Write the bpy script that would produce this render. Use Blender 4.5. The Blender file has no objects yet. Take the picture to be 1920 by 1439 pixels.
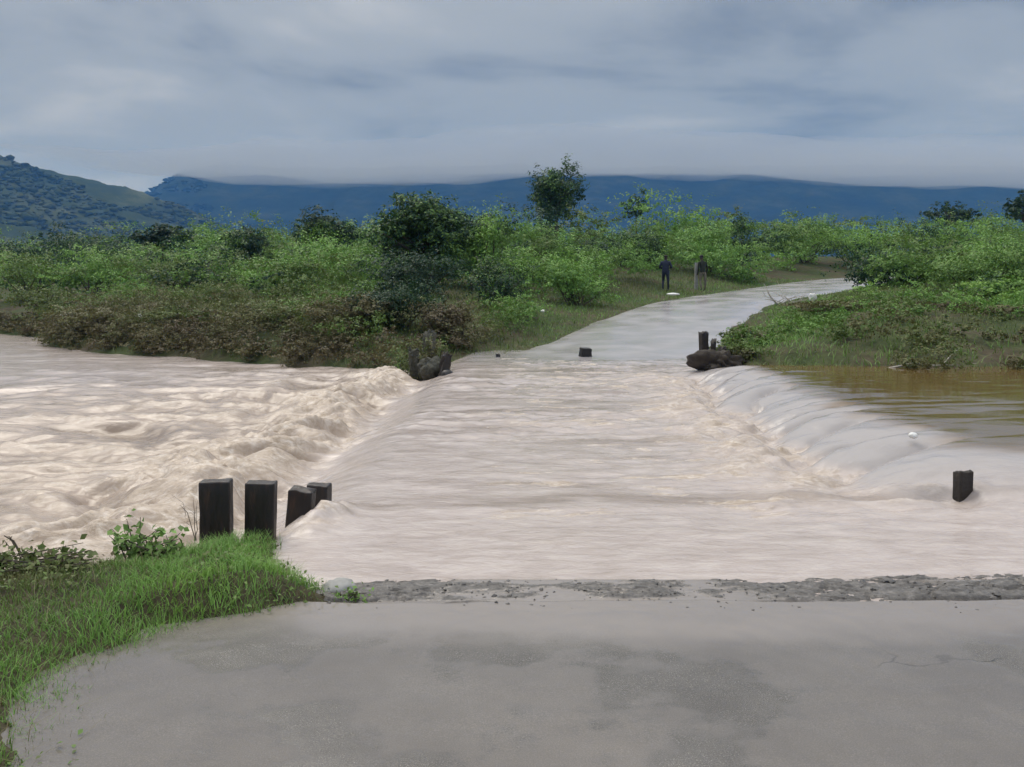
import bpy, bmesh, math, random
import numpy as np
from mathutils import Vector, Matrix

R = math.radians
rng = np.random.default_rng(7)
random.seed(7)
scene = bpy.context.scene
COL = scene.collection

# ------------------------------------------------------------------ camera, sky, sun, exposure
CAM_Z = 1.83          # eye height above the flood water on the crossing
FPX = 1800.0          # focal length in pixels of the 1920 wide photograph
HORIZON = 533.0       # row of the horizon in the photograph
cam_d = bpy.data.cameras.new('camera')
cam = bpy.data.objects.new('camera', cam_d)
COL.objects.link(cam)
cam.location = (0, 0, CAM_Z)
cam.rotation_euler = (R(90), 0, 0)
cam_d.sensor_fit = 'HORIZONTAL'
cam_d.sensor_width = 36.0
cam_d.lens = 36.0 * FPX / 1920.0
cam_d.shift_y = -(719.5 - HORIZON) / 1920.0
cam_d.clip_start = 0.1
cam_d.clip_end = 90000
scene.camera = cam

SUN_EL, SUN_AZ = 52.0, -35.0      # elevation; azimuth from +Y towards +X
sun_d = bpy.data.lights.new('sun', 'SUN')
sun_d.energy = 1.5
sun_d.angle = R(35)
sun_d.color = (1.0, 0.965, 0.92)
sun = bpy.data.objects.new('sun', sun_d)
COL.objects.link(sun)
sd = Vector((math.sin(R(SUN_AZ)) * math.cos(R(SUN_EL)), math.cos(R(SUN_AZ)) * math.cos(R(SUN_EL)), math.sin(R(SUN_EL))))
sun.rotation_euler = (-sd).to_track_quat('-Z', 'Y').to_euler()

w = bpy.data.worlds.new('World')
scene.world = w
w.use_nodes = True
nt = w.node_tree
nt.nodes.clear()


def N(tree, typ, **kw):
    n = tree.nodes.new(typ)
    for k, v in kw.items():
        if k.startswith('i_'):
            n.inputs[k[2:].replace('_', ' ')].default_value = v
        else:
            setattr(n, k, v)
    return n


def L(tree, a, b):
    tree.links.new(a, b)


def math_node(tree, op, a, b=None, c=None):
    n = tree.nodes.new('ShaderNodeMath')
    n.operation = op
    for i, v in enumerate((a, b, c)):
        if v is None:
            continue
        if isinstance(v, (int, float)):
            n.inputs[i].default_value = v
        else:
            tree.links.new(v, n.inputs[i])
    return n.outputs[0]


def ramp(tree, fac, stops, interp='LINEAR'):
    n = tree.nodes.new('ShaderNodeValToRGB')
    n.color_ramp.interpolation = interp
    e = n.color_ramp.elements
    while len(e) < len(stops):
        e.new(0.5)
    for el, (p, c) in zip(e, stops):
        el.position = p
        el.color = (*c, 1) if len(c) == 3 else c
    tree.links.new(fac, n.inputs[0])
    return n.outputs[0]


def mixcol(tree, fac, a, b, blend='MIX'):
    n = tree.nodes.new('ShaderNodeMix')
    n.data_type = 'RGBA'
    n.blend_type = blend
    for sock, v in ((n.inputs[0], fac), (n.inputs[6], a), (n.inputs[7], b)):
        if isinstance(v, (int, float)):
            sock.default_value = v
        elif isinstance(v, tuple):
            sock.default_value = (*v, 1)
        else:
            tree.links.new(v, sock)
    return n.outputs[2]


out = N(nt, 'ShaderNodeOutputWorld')
bg = N(nt, 'ShaderNodeBackground')
bg.inputs['Strength'].default_value = 0.1
sky = N(nt, 'ShaderNodeTexSky', sky_type='NISHITA', sun_disc=False)
sky.sun_elevation = R(SUN_EL)
sky.sun_rotation = R(SUN_AZ)
sky.air_density = 1.5
sky.dust_density = 3.0
tc = N(nt, 'ShaderNodeTexCoord')
sep = N(nt, 'ShaderNodeSeparateXYZ')
L(nt, tc.outputs['Generated'], sep.inputs[0])
zz = math_node(nt, 'MAXIMUM', sep.outputs[2], 0.0)
# flat cloud deck seen in perspective
den = math_node(nt, 'ADD', zz, 0.10)
cx = math_node(nt, 'DIVIDE', sep.outputs[0], den)
cy = math_node(nt, 'DIVIDE', sep.outputs[1], den)
comb = N(nt, 'ShaderNodeCombineXYZ')
L(nt, cx, comb.inputs[0]); L(nt, cy, comb.inputs[1])
n1 = N(nt, 'ShaderNodeTexNoise', i_Scale=0.75, i_Detail=6.0, i_Roughness=0.52, i_Distortion=0.35)
L(nt, comb.outputs[0], n1.inputs['Vector'])
shade = ramp(nt, n1.outputs['Fac'], [(0.34, (0.42, 0.46, 0.52)), (0.52, (0.84, 0.87, 0.90)), (0.68, (1.28, 1.25, 1.22))], 'EASE')
lift = math_node(nt, 'POWER', zz, 2.0)                       # overcast: zenith brighter than the horizon
grey = mixcol(nt, math_node(nt, 'MULTIPLY', lift, 1.0), (2.05, 2.3, 2.65), (18.6, 18.6, 19.2))
cloud = mixcol(nt, 1.0, grey, shade, 'MULTIPLY')
final = mixcol(nt, 0.94, sky.outputs[0], cloud)
L(nt, final, bg.inputs['Color'])
L(nt, bg.outputs[0], out.inputs['Surface'])

vs = scene.view_settings
vs.view_transform = 'Standard'
vs.look = 'None'
vs.gamma = 1.0
vs.exposure = 0.3
cy_ = scene.cycles
cy_.use_denoising = True
cy_.max_bounces = 8
cy_.diffuse_bounces = 3
cy_.glossy_bounces = 3
cy_.transmission_bounces = 3
cy_.volume_bounces = 4
cy_.transparent_max_bounces = 8
cy_.caustics_reflective = False
cy_.caustics_refractive = False


# ------------------------------------------------------------------ helpers
def at(px, d):
    """sideways position of photograph column px at distance d"""
    return (px - 960.0) / FPX * d


def ht(py, d):
    """height of photograph row py at distance d"""
    return CAM_Z + (HORIZON - py) / FPX * d


_T = np.random.default_rng(3).random((256, 256))


def vn(x, y, seed=0):
    x = np.asarray(x, float) + seed * 17.31
    y = np.asarray(y, float) + seed * 9.73
    xi = np.floor(x).astype(int); yi = np.floor(y).astype(int)
    fx = x - xi; fy = y - yi
    fx = fx * fx * fx * (fx * (fx * 6 - 15) + 10)
    fy = fy * fy * fy * (fy * (fy * 6 - 15) + 10)
    a = _T[xi & 255, yi & 255]; b = _T[(xi + 1) & 255, yi & 255]
    c = _T[xi & 255, (yi + 1) & 255]; d = _T[(xi + 1) & 255, (yi + 1) & 255]
    return (a + (b - a) * fx) * (1 - fy) + (c + (d - c) * fx) * fy


def fbm(x, y, oct=4, seed=0, gain=0.5):
    s = 0; a = 1; t = 0
    for o in range(oct):
        # rotate each octave so that no lattice shows
        ca, sa = math.cos(0.6 * o), math.sin(0.6 * o)
        s = s + a * vn((x * ca - y * sa) * 2.03 ** o, (x * sa + y * ca) * 2.03 ** o, seed + o)
        t += a; a *= gain
    return s / t * 2 - 1


def sst(a, b, x):
    t = np.clip((x - a) / (b - a), 0, 1)
    return t * t * (3 - 2 * t)


def mesh_from(name, V, F, smooth=True, attrs=None, mats=None, mat_idx=None):
    """V (n,3), F (m,4) or (m,3) arrays"""
    V = np.asarray(V, np.float32); F = np.asarray(F, np.int32)
    me = bpy.data.meshes.new(name)
    k = F.shape[1]
    me.vertices.add(len(V)); me.vertices.foreach_set('co', V.ravel())
    me.loops.add(F.size); me.loops.foreach_set('vertex_index', F.ravel())
    me.polygons.add(len(F))
    me.polygons.foreach_set('loop_start', np.arange(0, F.size, k, dtype=np.int32))
    me.polygons.foreach_set('loop_total', np.full(len(F), k, np.int32))
    me.polygons.foreach_set('use_smooth', np.full(len(F), smooth, bool))
    if mat_idx is not None:
        me.polygons.foreach_set('material_index', np.asarray(mat_idx, np.int32))
    for an, av in (attrs or {}).items():
        at_ = me.attributes.new(an, 'FLOAT', 'POINT')
        at_.data.foreach_set('value', np.asarray(av, np.float32))
    for m in (mats or []):
        me.materials.append(m)
    me.update(calc_edges=True)
    return me


def put(name, me, parent=None, label=None, cat=None, group=None, kind=None):
    o = bpy.data.objects.new(name, me)
    COL.objects.link(o)
    if parent is not None:
        o.parent = parent
    for k, v in (('label', label), ('category', cat), ('group', group), ('kind', kind)):
        if v:
            o[k] = v
    return o


def grid_mesh(xs, ys, fn, name, mats, attrs_fn=None):
    X, Y = np.meshgrid(xs, ys)
    res = fn(X, Y)
    attrs = {}
    if isinstance(res, tuple):
        Z, attrs = res
    else:
        Z = res
    nx, ny = len(xs), len(ys)
    V = np.stack([X.ravel(), Y.ravel(), Z.ravel()], 1)
    i = np.arange((nx) * (ny)).reshape(ny, nx)
    F = np.stack([i[:-1, :-1].ravel(), i[:-1, 1:].ravel(), i[1:, 1:].ravel(), i[1:, :-1].ravel()], 1)
    return mesh_from(name, V, F, True, {k: v.ravel() for k, v in attrs.items()}, mats)


def bm_obj(name, bm, mat, parent=None, smooth=False, **kw):
    me = bpy.data.meshes.new(name)
    bm.to_mesh(me); bm.free()
    if smooth:
        me.polygons.foreach_set('use_smooth', np.ones(len(me.polygons), bool))
    me.materials.append(mat)
    return put(name, me, parent, **kw)


def tube(path, radii, sides=6):
    """tapered tube through path; returns V, F (quads)"""
    P = np.asarray(path, float); n = len(P)
    V = []
    for i in range(n):
        t = P[min(i + 1, n - 1)] - P[max(i - 1, 0)]
        t = t / (np.linalg.norm(t) + 1e-9)
        a = np.cross(t, (0.31, 0.17, 0.93) if abs(t[2]) < 0.9 else (1, 0.1, 0)); a /= np.linalg.norm(a)
        b = np.cross(t, a)
        for s in range(sides):
            th = 2 * math.pi * s / sides
            V.append(P[i] + radii[i] * (a * math.cos(th) + b * math.sin(th)))
    F = []
    for i in range(n - 1):
        for s in range(sides):
            F.append((i * sides + s, i * sides + (s + 1) % sides, (i + 1) * sides + (s + 1) % sides, (i + 1) * sides + s))
    return np.array(V), np.array(F)


def join_vf(parts):
    Vs, Fs, o = [], [], 0
    for V, F in parts:
        Vs.append(V); Fs.append(F + o); o += len(V)
    return np.concatenate(Vs), np.concatenate(Fs)


# ------------------------------------------------------------------ materials
def mat(name):
    m = bpy.data.materials.new(name)
    m.use_nodes = True
    t = m.node_tree
    b = t.nodes['Principled BSDF']
    return m, t, b


def noise(t, scale, detail=4.0, rough=0.55, vec=None, dist=0.0):
    n = N(t, 'ShaderNodeTexNoise', i_Scale=scale, i_Detail=detail, i_Roughness=rough, i_Distortion=dist)
    if vec is not None:
        L(t, vec, n.inputs['Vector'])
    return n.outputs['Fac']


def objco(t, scale=(1, 1, 1)):
    c = N(t, 'ShaderNodeTexCoord')
    m = N(t, 'ShaderNodeMapping')
    m.inputs['Scale'].default_value = scale
    L(t, c.outputs['Object'], m.inputs['Vector'])
    return m.outputs[0]


def bump(t, b, h, strength, dist):
    n = N(t, 'ShaderNodeBump')
    n.inputs['Strength'].default_value = strength
    n.inputs['Distance'].default_value = dist
    L(t, h, n.inputs['Height'])
    L(t, n.outputs[0], b.inputs['Normal'])


def attr(t, name):
    a = N(t, 'ShaderNodeAttribute', attribute_name=name)
    return a.outputs['Fac']


def simple(name, c0, c1, scale, rough=0.7, bs=0.3, bd=0.01, detail=5.0, spec=0.5):
    m, t, b = mat(name)
    co = objco(t)
    f = noise(t, scale, detail, 0.6, co)
    L(t, ramp(t, f, [(0.3, c0), (0.7, c1)]), b.inputs['Base Color'])
    b.inputs['Roughness'].default_value = rough
    b.inputs['Specular IOR Level'].default_value = spec
    bump(t, b, noise(t, scale * 4, 4, 0.6, co), bs, bd)
    return m


# flood water: silt suspended in it, foam where it breaks
M_water, t, b = mat('flood_water')
foam = attr(t, 'foam')
calm = attr(t, 'calm')
co = objco(t, (1.0, 1.6, 1.0))
stc = objco(t, (1.3, 3.4, 1.0))
nz = noise(t, 1.5, 8, 0.7, stc, 0.5)
silt = ramp(t, nz, [(0.34, (0.39, 0.33, 0.295)), (0.5, (0.475, 0.41, 0.375)), (0.66, (0.55, 0.485, 0.445))])
silt = mixcol(t, attr(t, 'rapid'), silt, (0.385, 0.31, 0.25))
silt = mixcol(t, attr(t, 'mud'), silt, (0.19, 0.14, 0.10))  # brown silt streaks; in the rapids also crease shade painted into the troughs
silt = mixcol(t, attr(t, 'sheet'), silt, (0.37, 0.345, 0.335))
silt = mixcol(t, calm, silt, (0.125, 0.082, 0.030))
L(t, math_node(t, 'MULTIPLY_ADD', calm, -0.25, 0.5), b.inputs['Specular IOR Level'])
foamc = ramp(t, noise(t, 7, 9, 0.74, co, 0.8), [(0.36, (0.31, 0.24, 0.175)), (0.5, (0.47, 0.39, 0.31)), (0.62, (0.68, 0.615, 0.545))])
L(t, mixcol(t, foam, silt, foamc), b.inputs['Base Color'])
b.inputs['IOR'].default_value = 1.33
rr = math_node(t, 'MULTIPLY_ADD', foam, 0.45, 0.085)
L(t, math_node(t, 'MULTIPLY_ADD', calm, -0.06, rr), b.inputs['Roughness'])
wob = N(t, 'ShaderNodeMapping'); wob.inputs['Scale'].default_value = (3.6, 6.0, 3.0)
tcw = N(t, 'ShaderNodeTexCoord'); L(t, tcw.outputs['Object'], wob.inputs['Vector'])
rip = noise(t, 1.6, 6, 0.62, wob.outputs[0], 0.6)
bn = N(t, 'ShaderNodeBump'); bn.inputs['Distance'].default_value = 0.03
L(t, math_node(t, 'MULTIPLY_ADD', attr(t, 'sheet'), -0.22, math_node(t, 'MULTIPLY_ADD', calm, -0.46, math_node(t, 'MULTIPLY_ADD', foam, 0.25, 0.50))), bn.inputs['Strength'])
froth = noise(t, 26, 5, 0.7, tcw.outputs['Object'])
L(t, math_node(t, 'MULTIPLY_ADD', math_node(t, 'MULTIPLY', froth, foam), 0.5, rip), bn.inputs['Height']); L(t, bn.outputs[0], b.inputs['Normal'])

# wet broken asphalt on the near side
M_near, t, b = mat('wet_worn_asphalt')
wet = attr(t, 'wet')
brk = attr(t, 'broken')
co = objco(t)
f1 = noise(t, 1.6, 9, 0.68, co); f2 = noise(t, 22, 5, 0.7, co); grit = noise(t, 170, 3, 0.75, co)
base = ramp(t, f1, [(0.34, (0.11, 0.10, 0.09)), (0.5, (0.135, 0.124, 0.112)), (0.66, (0.165, 0.152, 0.138))])
base = mixcol(t, 1.0, base, ramp(t, grit, [(0.3, (0.55, 0.55, 0.55)), (0.55, (1, 1, 1)), (0.72, (1.75, 1.7, 1.6))]), 'MULTIPLY')
wv = N(t, 'ShaderNodeVectorMath', operation='ADD'); L(t, co, wv.inputs[0])
nv = N(t, 'ShaderNodeTexNoise', i_Scale=2.5, i_Detail=4.0); L(t, co, nv.inputs['Vector'])
sc_ = N(t, 'ShaderNodeVectorMath', operation='SCALE'); sc_.inputs['Scale'].default_value = 0.5
L(t, nv.outputs['Color'], sc_.inputs[0]); L(t, sc_.outputs[0], wv.inputs[1])
vor = N(t, 'ShaderNodeTexVoronoi', feature='DISTANCE_TO_EDGE'); vor.inputs['Scale'].default_value = 1.1
L(t, wv.outputs[0], vor.inputs['Vector'])
crk = ramp(t, vor.outputs['Distance'], [(0.0, (1, 1, 1)), (0.012, (0, 0, 0))])
crk = math_node(t, 'MULTIPLY', crk, ramp(t, noise(t, 0.7, 3, 0.5, co), [(0.60, (0, 0, 0)), (0.70, (1, 1, 1))]))
base = mixcol(t, crk, base, (0.018, 0.016, 0.014))
rough_c = ramp(t, f2, [(0.3, (0.04, 0.037, 0.034)), (0.55, (0.14, 0.13, 0.12)), (0.72, (0.26, 0.24, 0.22))])
cc = mixcol(t, brk, base, rough_c)
film = ramp(t, noise(t, 0.9, 6, 0.6, co), [(0.44, (0, 0, 0)), (0.50, (1, 1, 1))])
film = math_node(t, 'MULTIPLY', film, math_node(t, 'SUBTRACT', 1.0, brk))
wetall = math_node(t, 'MAXIMUM', wet, film)
cc = mixcol(t, math_node(t, 'MULTIPLY', film, 0.4), cc, (0.20, 0.175, 0.15))
cc = mixcol(t, math_node(t, 'MULTIPLY', wet, 0.8), cc, (0.30, 0.265, 0.235))
L(t, cc, b.inputs['Base Color'])
rg = math_node(t, 'MULTIPLY_ADD', brk, 0.25, math_node(t, 'MULTIPLY_ADD', grit, 0.28, 0.10))
L(t, math_node(t, 'MULTIPLY', rg, math_node(t, 'MULTIPLY_ADD', wetall, -0.82, 1.0)), b.inputs['Roughness'])
bn = N(t, 'ShaderNodeBump'); bn.inputs['Distance'].default_value = 0.012
L(t, math_node(t, 'MULTIPLY', math_node(t, 'MULTIPLY_ADD', brk, 0.4, 0.32), math_node(t, 'MULTIPLY_ADD', wetall, -0.93, 1.0)), bn.inputs['Strength'])
hh_ = math_node(t, 'SUBTRACT', noise(t, 90, 5, 0.75, co), crk)
L(t, hh_, bn.inputs['Height']); L(t, bn.outputs[0], b.inputs['Normal'])

# the wet road on the far bank
M_road, t, b = mat('wet_far_road')
co = objco(t)
f1 = noise(t, 0.45, 5, 0.6, co)
L(t, ramp(t, f1, [(0.3, (0.35, 0.33, 0.33)), (0.7, (0.44, 0.415, 0.41))]), b.inputs['Base Color'])
L(t, ramp(t, noise(t, 0.8, 3, 0.5, co), [(0.35, (0.10,) * 3), (0.65, (0.26,) * 3)]), b.inputs['Roughness'])
bump(t, b, noise(t, 6, 4, 0.6, co), 0.25, 0.02)

# bare banks: damp soil with thin green
M_ground, t, b = mat('scrubby_soil')
co = objco(t)
f = noise(t, 0.5, 6, 0.62, co); g = noise(t, 3.5, 5, 0.65, co)
soil = ramp(t, g, [(0.3, (0.045, 0.036, 0.022)), (0.7, (0.10, 0.082, 0.05))])
green = ramp(t, g, [(0.3, (0.028, 0.042, 0.014)), (0.7, (0.065, 0.085, 0.028))])
L(t, mixcol(t, ramp(t, f, [(0.38, (0, 0, 0)), (0.58, (1, 1, 1))]), soil, green), b.inputs['Base Color'])
b.inputs['Roughness'].default_value = 0.95
b.inputs['Specular IOR Level'].default_value = 0.2
bump(t, b, g, 0.5, 0.1)

M_bank = simple('muddy_grass_soil', (0.035, 0.03, 0.018), (0.075, 0.065, 0.035), 4.0, 0.9, 0.5, 0.03, 5, 0.25)

# forested slopes
M_hill, t, b = mat('forested_slope')
co = objco(t)
f = noise(t, 0.012, 8, 0.66, co)
L(t, ramp(t, f, [(0.34, (0.010, 0.016, 0.010)), (0.5, (0.018, 0.026, 0.015)), (0.68, (0.04, 0.048, 0.028))]), b.inputs['Base Color'])
b.inputs['Roughness'].default_value = 1.0
b.inputs['Specular IOR Level'].default_value = 0.0

M_hill2 = M_hill.copy(); M_hill2.name = 'wooded_near_hill'
for e_ in [n_ for n_ in M_hill2.node_tree.nodes if n_.type == 'VALTORGB'][0].color_ramp.elements:
    e_.color = (e_.color[0] * 2.4, e_.color[1] * 2.2, e_.color[2] * 1.9, 1)

# leaves: hue picks the green, its dark end also painting deep shade, tint the single leaf
M_leaf, t, b = mat('leaves')
hue = attr(t, 'hue'); tint = attr(t, 'tint')
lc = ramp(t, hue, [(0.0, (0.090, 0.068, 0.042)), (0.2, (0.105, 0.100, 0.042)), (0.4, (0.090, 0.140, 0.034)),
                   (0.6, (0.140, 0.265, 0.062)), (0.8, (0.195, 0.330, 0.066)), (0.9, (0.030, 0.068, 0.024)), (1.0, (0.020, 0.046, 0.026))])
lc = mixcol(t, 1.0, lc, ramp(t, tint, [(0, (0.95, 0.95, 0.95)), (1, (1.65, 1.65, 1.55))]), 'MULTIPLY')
L(t, lc, b.inputs['Base Color'])
b.inputs['Roughness'].default_value = 0.55
b.inputs['Specular IOR Level'].default_value = 0.3
tr = N(t, 'ShaderNodeBsdfTranslucent'); L(t, lc, tr.inputs['Color'])
ms = N(t, 'ShaderNodeMixShader'); ms.inputs[0].default_value = 0.24
L(t, b.outputs[0], ms.inputs[1]); L(t, tr.outputs[0], ms.inputs[2])
L(t, ms.outputs[0], t.nodes['Material Output'].inputs['Surface'])

M_bark = simple('bark', (0.05, 0.04, 0.03), (0.11, 0.09, 0.07), 14, 0.9)
M_twig = simple('dead_twig', (0.12, 0.095, 0.07), (0.24, 0.20, 0.16), 20, 0.9)
M_pale = simple('bleached_driftwood', (0.30, 0.27, 0.23), (0.5, 0.46, 0.4), 12, 0.85)
M_post, t, b = mat('wet_rusty_steel')
co = objco(t, (9, 9, 2.2))
f = noise(t, 1.6, 8, 0.7, co)
pc = ramp(t, f, [(0.32, (0.009, 0.008, 0.008)), (0.52, (0.020, 0.014, 0.012)), (0.68, (0.055, 0.028, 0.018)), (0.8, (0.085, 0.06, 0.045))])
L(t, pc, b.inputs['Base Color'])
L(t, ramp(t, noise(t, 3, 4, 0.6, co), [(0.3, (0.25,) * 3), (0.7, (0.65,) * 3)]), b.inputs['Roughness'])
bump(t, b, noise(t, 4, 7, 0.75, co), 0.6, 0.012)
M_post2 = simple('wet_dark_timber', (0.014, 0.012, 0.011), (0.04, 0.032, 0.026), 8, 0.6, 0.5, 0.02, 6, 0.35)
M_earth = simple('dark_wet_earth', (0.022, 0.017, 0.012), (0.065, 0.052, 0.038), 6, 0.85, 0.6, 0.04)
M_mud = simple('mud_caked_concrete', (0.035, 0.036, 0.026), (0.14, 0.138, 0.105), 5, 0.85, 1.0, 0.08, 8)
M_black = simple('soaked_black_block', (0.006, 0.006, 0.006), (0.018, 0.016, 0.015), 20, 0.5)
M_stone = simple('pale_river_stone', (0.17, 0.155, 0.135), (0.34, 0.31, 0.28), 6, 0.8)
M_gravel = simple('wet_grey_gravel', (0.03, 0.028, 0.026), (0.15, 0.14, 0.13), 25, 0.45)
M_white = simple('white_plastic', (0.62, 0.62, 0.60), (0.78, 0.78, 0.76), 8, 0.5)
M_conc = simple('grey_concrete', (0.22, 0.22, 0.21), (0.36, 0.36, 0.34), 9, 0.85)
M_skin = simple('dark_skin', (0.035, 0.02, 0.014), (0.06, 0.035, 0.024), 12, 0.6, 0.1)
M_navy = simple('navy_cloth', (0.010, 0.014, 0.030), (0.022, 0.030, 0.060), 8, 0.9, 0.3)
M_blackcloth = simple('black_green_jacket', (0.008, 0.012, 0.008), (0.02, 0.026, 0.016), 8, 0.9, 0.3)
M_khaki = simple('khaki_trousers', (0.11, 0.10, 0.075), (0.2, 0.18, 0.14), 8, 0.9, 0.3)
M_shoe = simple('shoe_leather', (0.03, 0.025, 0.02), (0.2, 0.19, 0.16), 8, 0.7, 0.2)
M_hair = simple('black_hair', (0.006, 0.005, 0.005), (0.014, 0.012, 0.011), 30, 0.8, 0.3)

# ------------------------------------------------------------------ the lie of the land
# far road: centre line (x, y, z)
ROAD = np.array([(1.25, 17.0, -0.14), (1.45, 21.0, -0.10), (2.0, 24.0, 0.0), (3.3, 27.0, 0.18), (5.35, 32.6, 0.62), (8.1, 38.4, 1.12),
                 (12.3, 44.0, 1.52), (20.0, 54.5, 2.12), (30.0, 64.0, 2.5), (46.0, 74.0, 2.9), (80.0, 90.0, 3.4)])


def catmull(P, n):
    P = np.asarray(P, float)
    Q = np.vstack([2 * P[0] - P[1], P, 2 * P[-1] - P[-2]])
    o = []
    for i in range(1, len(Q) - 2):
        for k in range(n):
            u = k / n
            o.append(0.5 * ((2 * Q[i]) + (Q[i + 1] - Q[i - 1]) * u + (2 * Q[i - 1] - 5 * Q[i] + 4 * Q[i + 1] - Q[i + 2]) * u * u
                            + (3 * Q[i] - Q[i - 1] - 3 * Q[i + 1] + Q[i + 2]) * u ** 3))
    o.append(P[-1])
    return np.array(o)


RC = catmull(ROAD, 12)
RHW = 2.55


def road_near(x, y):
    """distance to the far road's centre line and its height there"""
    sh = np.shape(x)
    x = np.ravel(x); y = np.ravel(y)
    best = np.full(x.shape, 1e9); z = np.zeros(x.shape)
    for i in range(len(RC) - 1):
        a, b2 = RC[i], RC[i + 1]
        d = b2[:2] - a[:2]
        u = np.clip(((x - a[0]) * d[0] + (y - a[1]) * d[1]) / (d @ d), 0, 1)
        dd = np.hypot(x - a[0] - u * d[0], y - a[1] - u * d[1])
        m = dd < best
        best[m] = dd[m]; z[m] = (a[2] + u * (b2[2] - a[2]))[m]
    return best.reshape(sh), z.reshape(sh)


BX = np.array([-400, -60, -30, -22.4, -17.5, -16.0, -11.6, -6.8, -2.6, -1.6, 3.8, 4.6, 6.0, 9.0, 14.0, 30.0, 400.0])
BY = np.array([170, 62, 46, 42.0, 38.0, 33.6, 29.6, 26.6, 23.2, 25.0, 25.0, 18.6, 17.6, 17.2, 17.6, 21.0, 70.0])


def bank_y(x):
    return np.interp(x, BX, BY) + 0.5 * fbm(x * 0.35, x * 0 + 3.3, 3, 21)


def terrain(x, y):
    x = np.asarray(x, float); y = np.asarray(y, float)
    s = y - bank_y(x)
    sp = np.maximum(s, 0)
    right = sst(3.0, 6.0, x)
    rise = (1.15 - 0.1 * right) * (1 - np.exp(-sp / 3.2)) + 0.026 * np.minimum(sp, 60) + 0.03 * np.clip(sp - 14, 0, 70) + 0.008 * np.clip(sp - 84, 0, 240)
    far = 0.004 * np.clip(y - 300, 0, 4000)
    und = 0.28 * fbm(x * 0.12, y * 0.12, 4, 5) * sst(2, 14, sp) + 0.12 * fbm(x * 0.7, y * 0.7, 3, 8) * sst(0.5, 3, sp)
    z = rise + und + far + 0.05 * right
    z = np.where(s < 0, np.maximum(s * 0.4, -0.9), z)
    # near side
    z = np.where(y < 7.5, -0.9 + 1.0 * (1 - sst(-4, 4.5, y)) * sst(7, 12, np.abs(x)), z)
    rd, rz = road_near(x, y)
    bl = (1 - sst(RHW + 0.1, RHW + 4.5 + 3.0 * sst(30, 42, y), rd)) * np.where(x > 3, sst(19.5, 23, y), sst(22.5, 26, y))
    z = z * (1 - bl) + (rz - 0.07) * bl
    return z


def Tz(x, y):
    return float(terrain(np.array([x]), np.array([y]))[0])


ts = np.linspace(-1, 1, 361)
xs = 11500 * np.sinh(9.2 * ts) / math.sinh(9.2)
ys = np.concatenate([np.arange(-40, 6, 2.0), np.exp(np.linspace(math.log(6), math.log(12500), 330))])
put('ground', grid_mesh(xs, ys, terrain, 'ground', [M_ground]), kind='structure')


# far road: its own sheet, 4 cm proud of the verge, with a ragged edge
def far_road():
    V, F = [], []
    m = 15
    T = np.gradient(RC[:, :2], axis=0)
    T /= np.linalg.norm(T, axis=1)[:, None]
    Nn = np.stack([T[:, 1], -T[:, 0]], 1)
    for i, (c, n) in enumerate(zip(RC, Nn)):
        for k in range(m):
            u = -1 + 2 * k / (m - 1)
            hw = RHW + (0.28 * (fbm(np.array(i * 0.45), np.array(7.0 if u > 0 else 31.0), 3, 4)) if abs(u) > 0.98 else 0)
            p = c[:2] + n * u * hw
            z = c[2] + 0.05 * (1 - u * u) - 0.012 + 0.015 * fbm(p[0] * 0.8, p[1] * 0.8, 3, 9)
            if abs(u) > 0.98:
                z -= 0.10
            V.append((p[0], p[1], z))
    for i in range(len(RC) - 1):
        for k in range(m - 1):
            a = i * m + k
            F.append((a, a + 1, a + m + 1, a + m))
    return mesh_from('road', np.array(V), np.array(F), True, None, [M_road])


put('road', far_road(), kind='structure')

# ------------------------------------------------------------------ flood water
POST_R = (3.80, 8.12)


def eL(y):
    return -1.78 + 0.022 * (y - 7) + 0.10 * fbm(y * 0.9, y * 0 + 1.7, 2, 31)


def eR(y):
    return 3.95 + 0.03 * (y - 9) + 0.16 * fbm(y * 0.6, y * 0 + 5.2, 2, 33)


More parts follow.
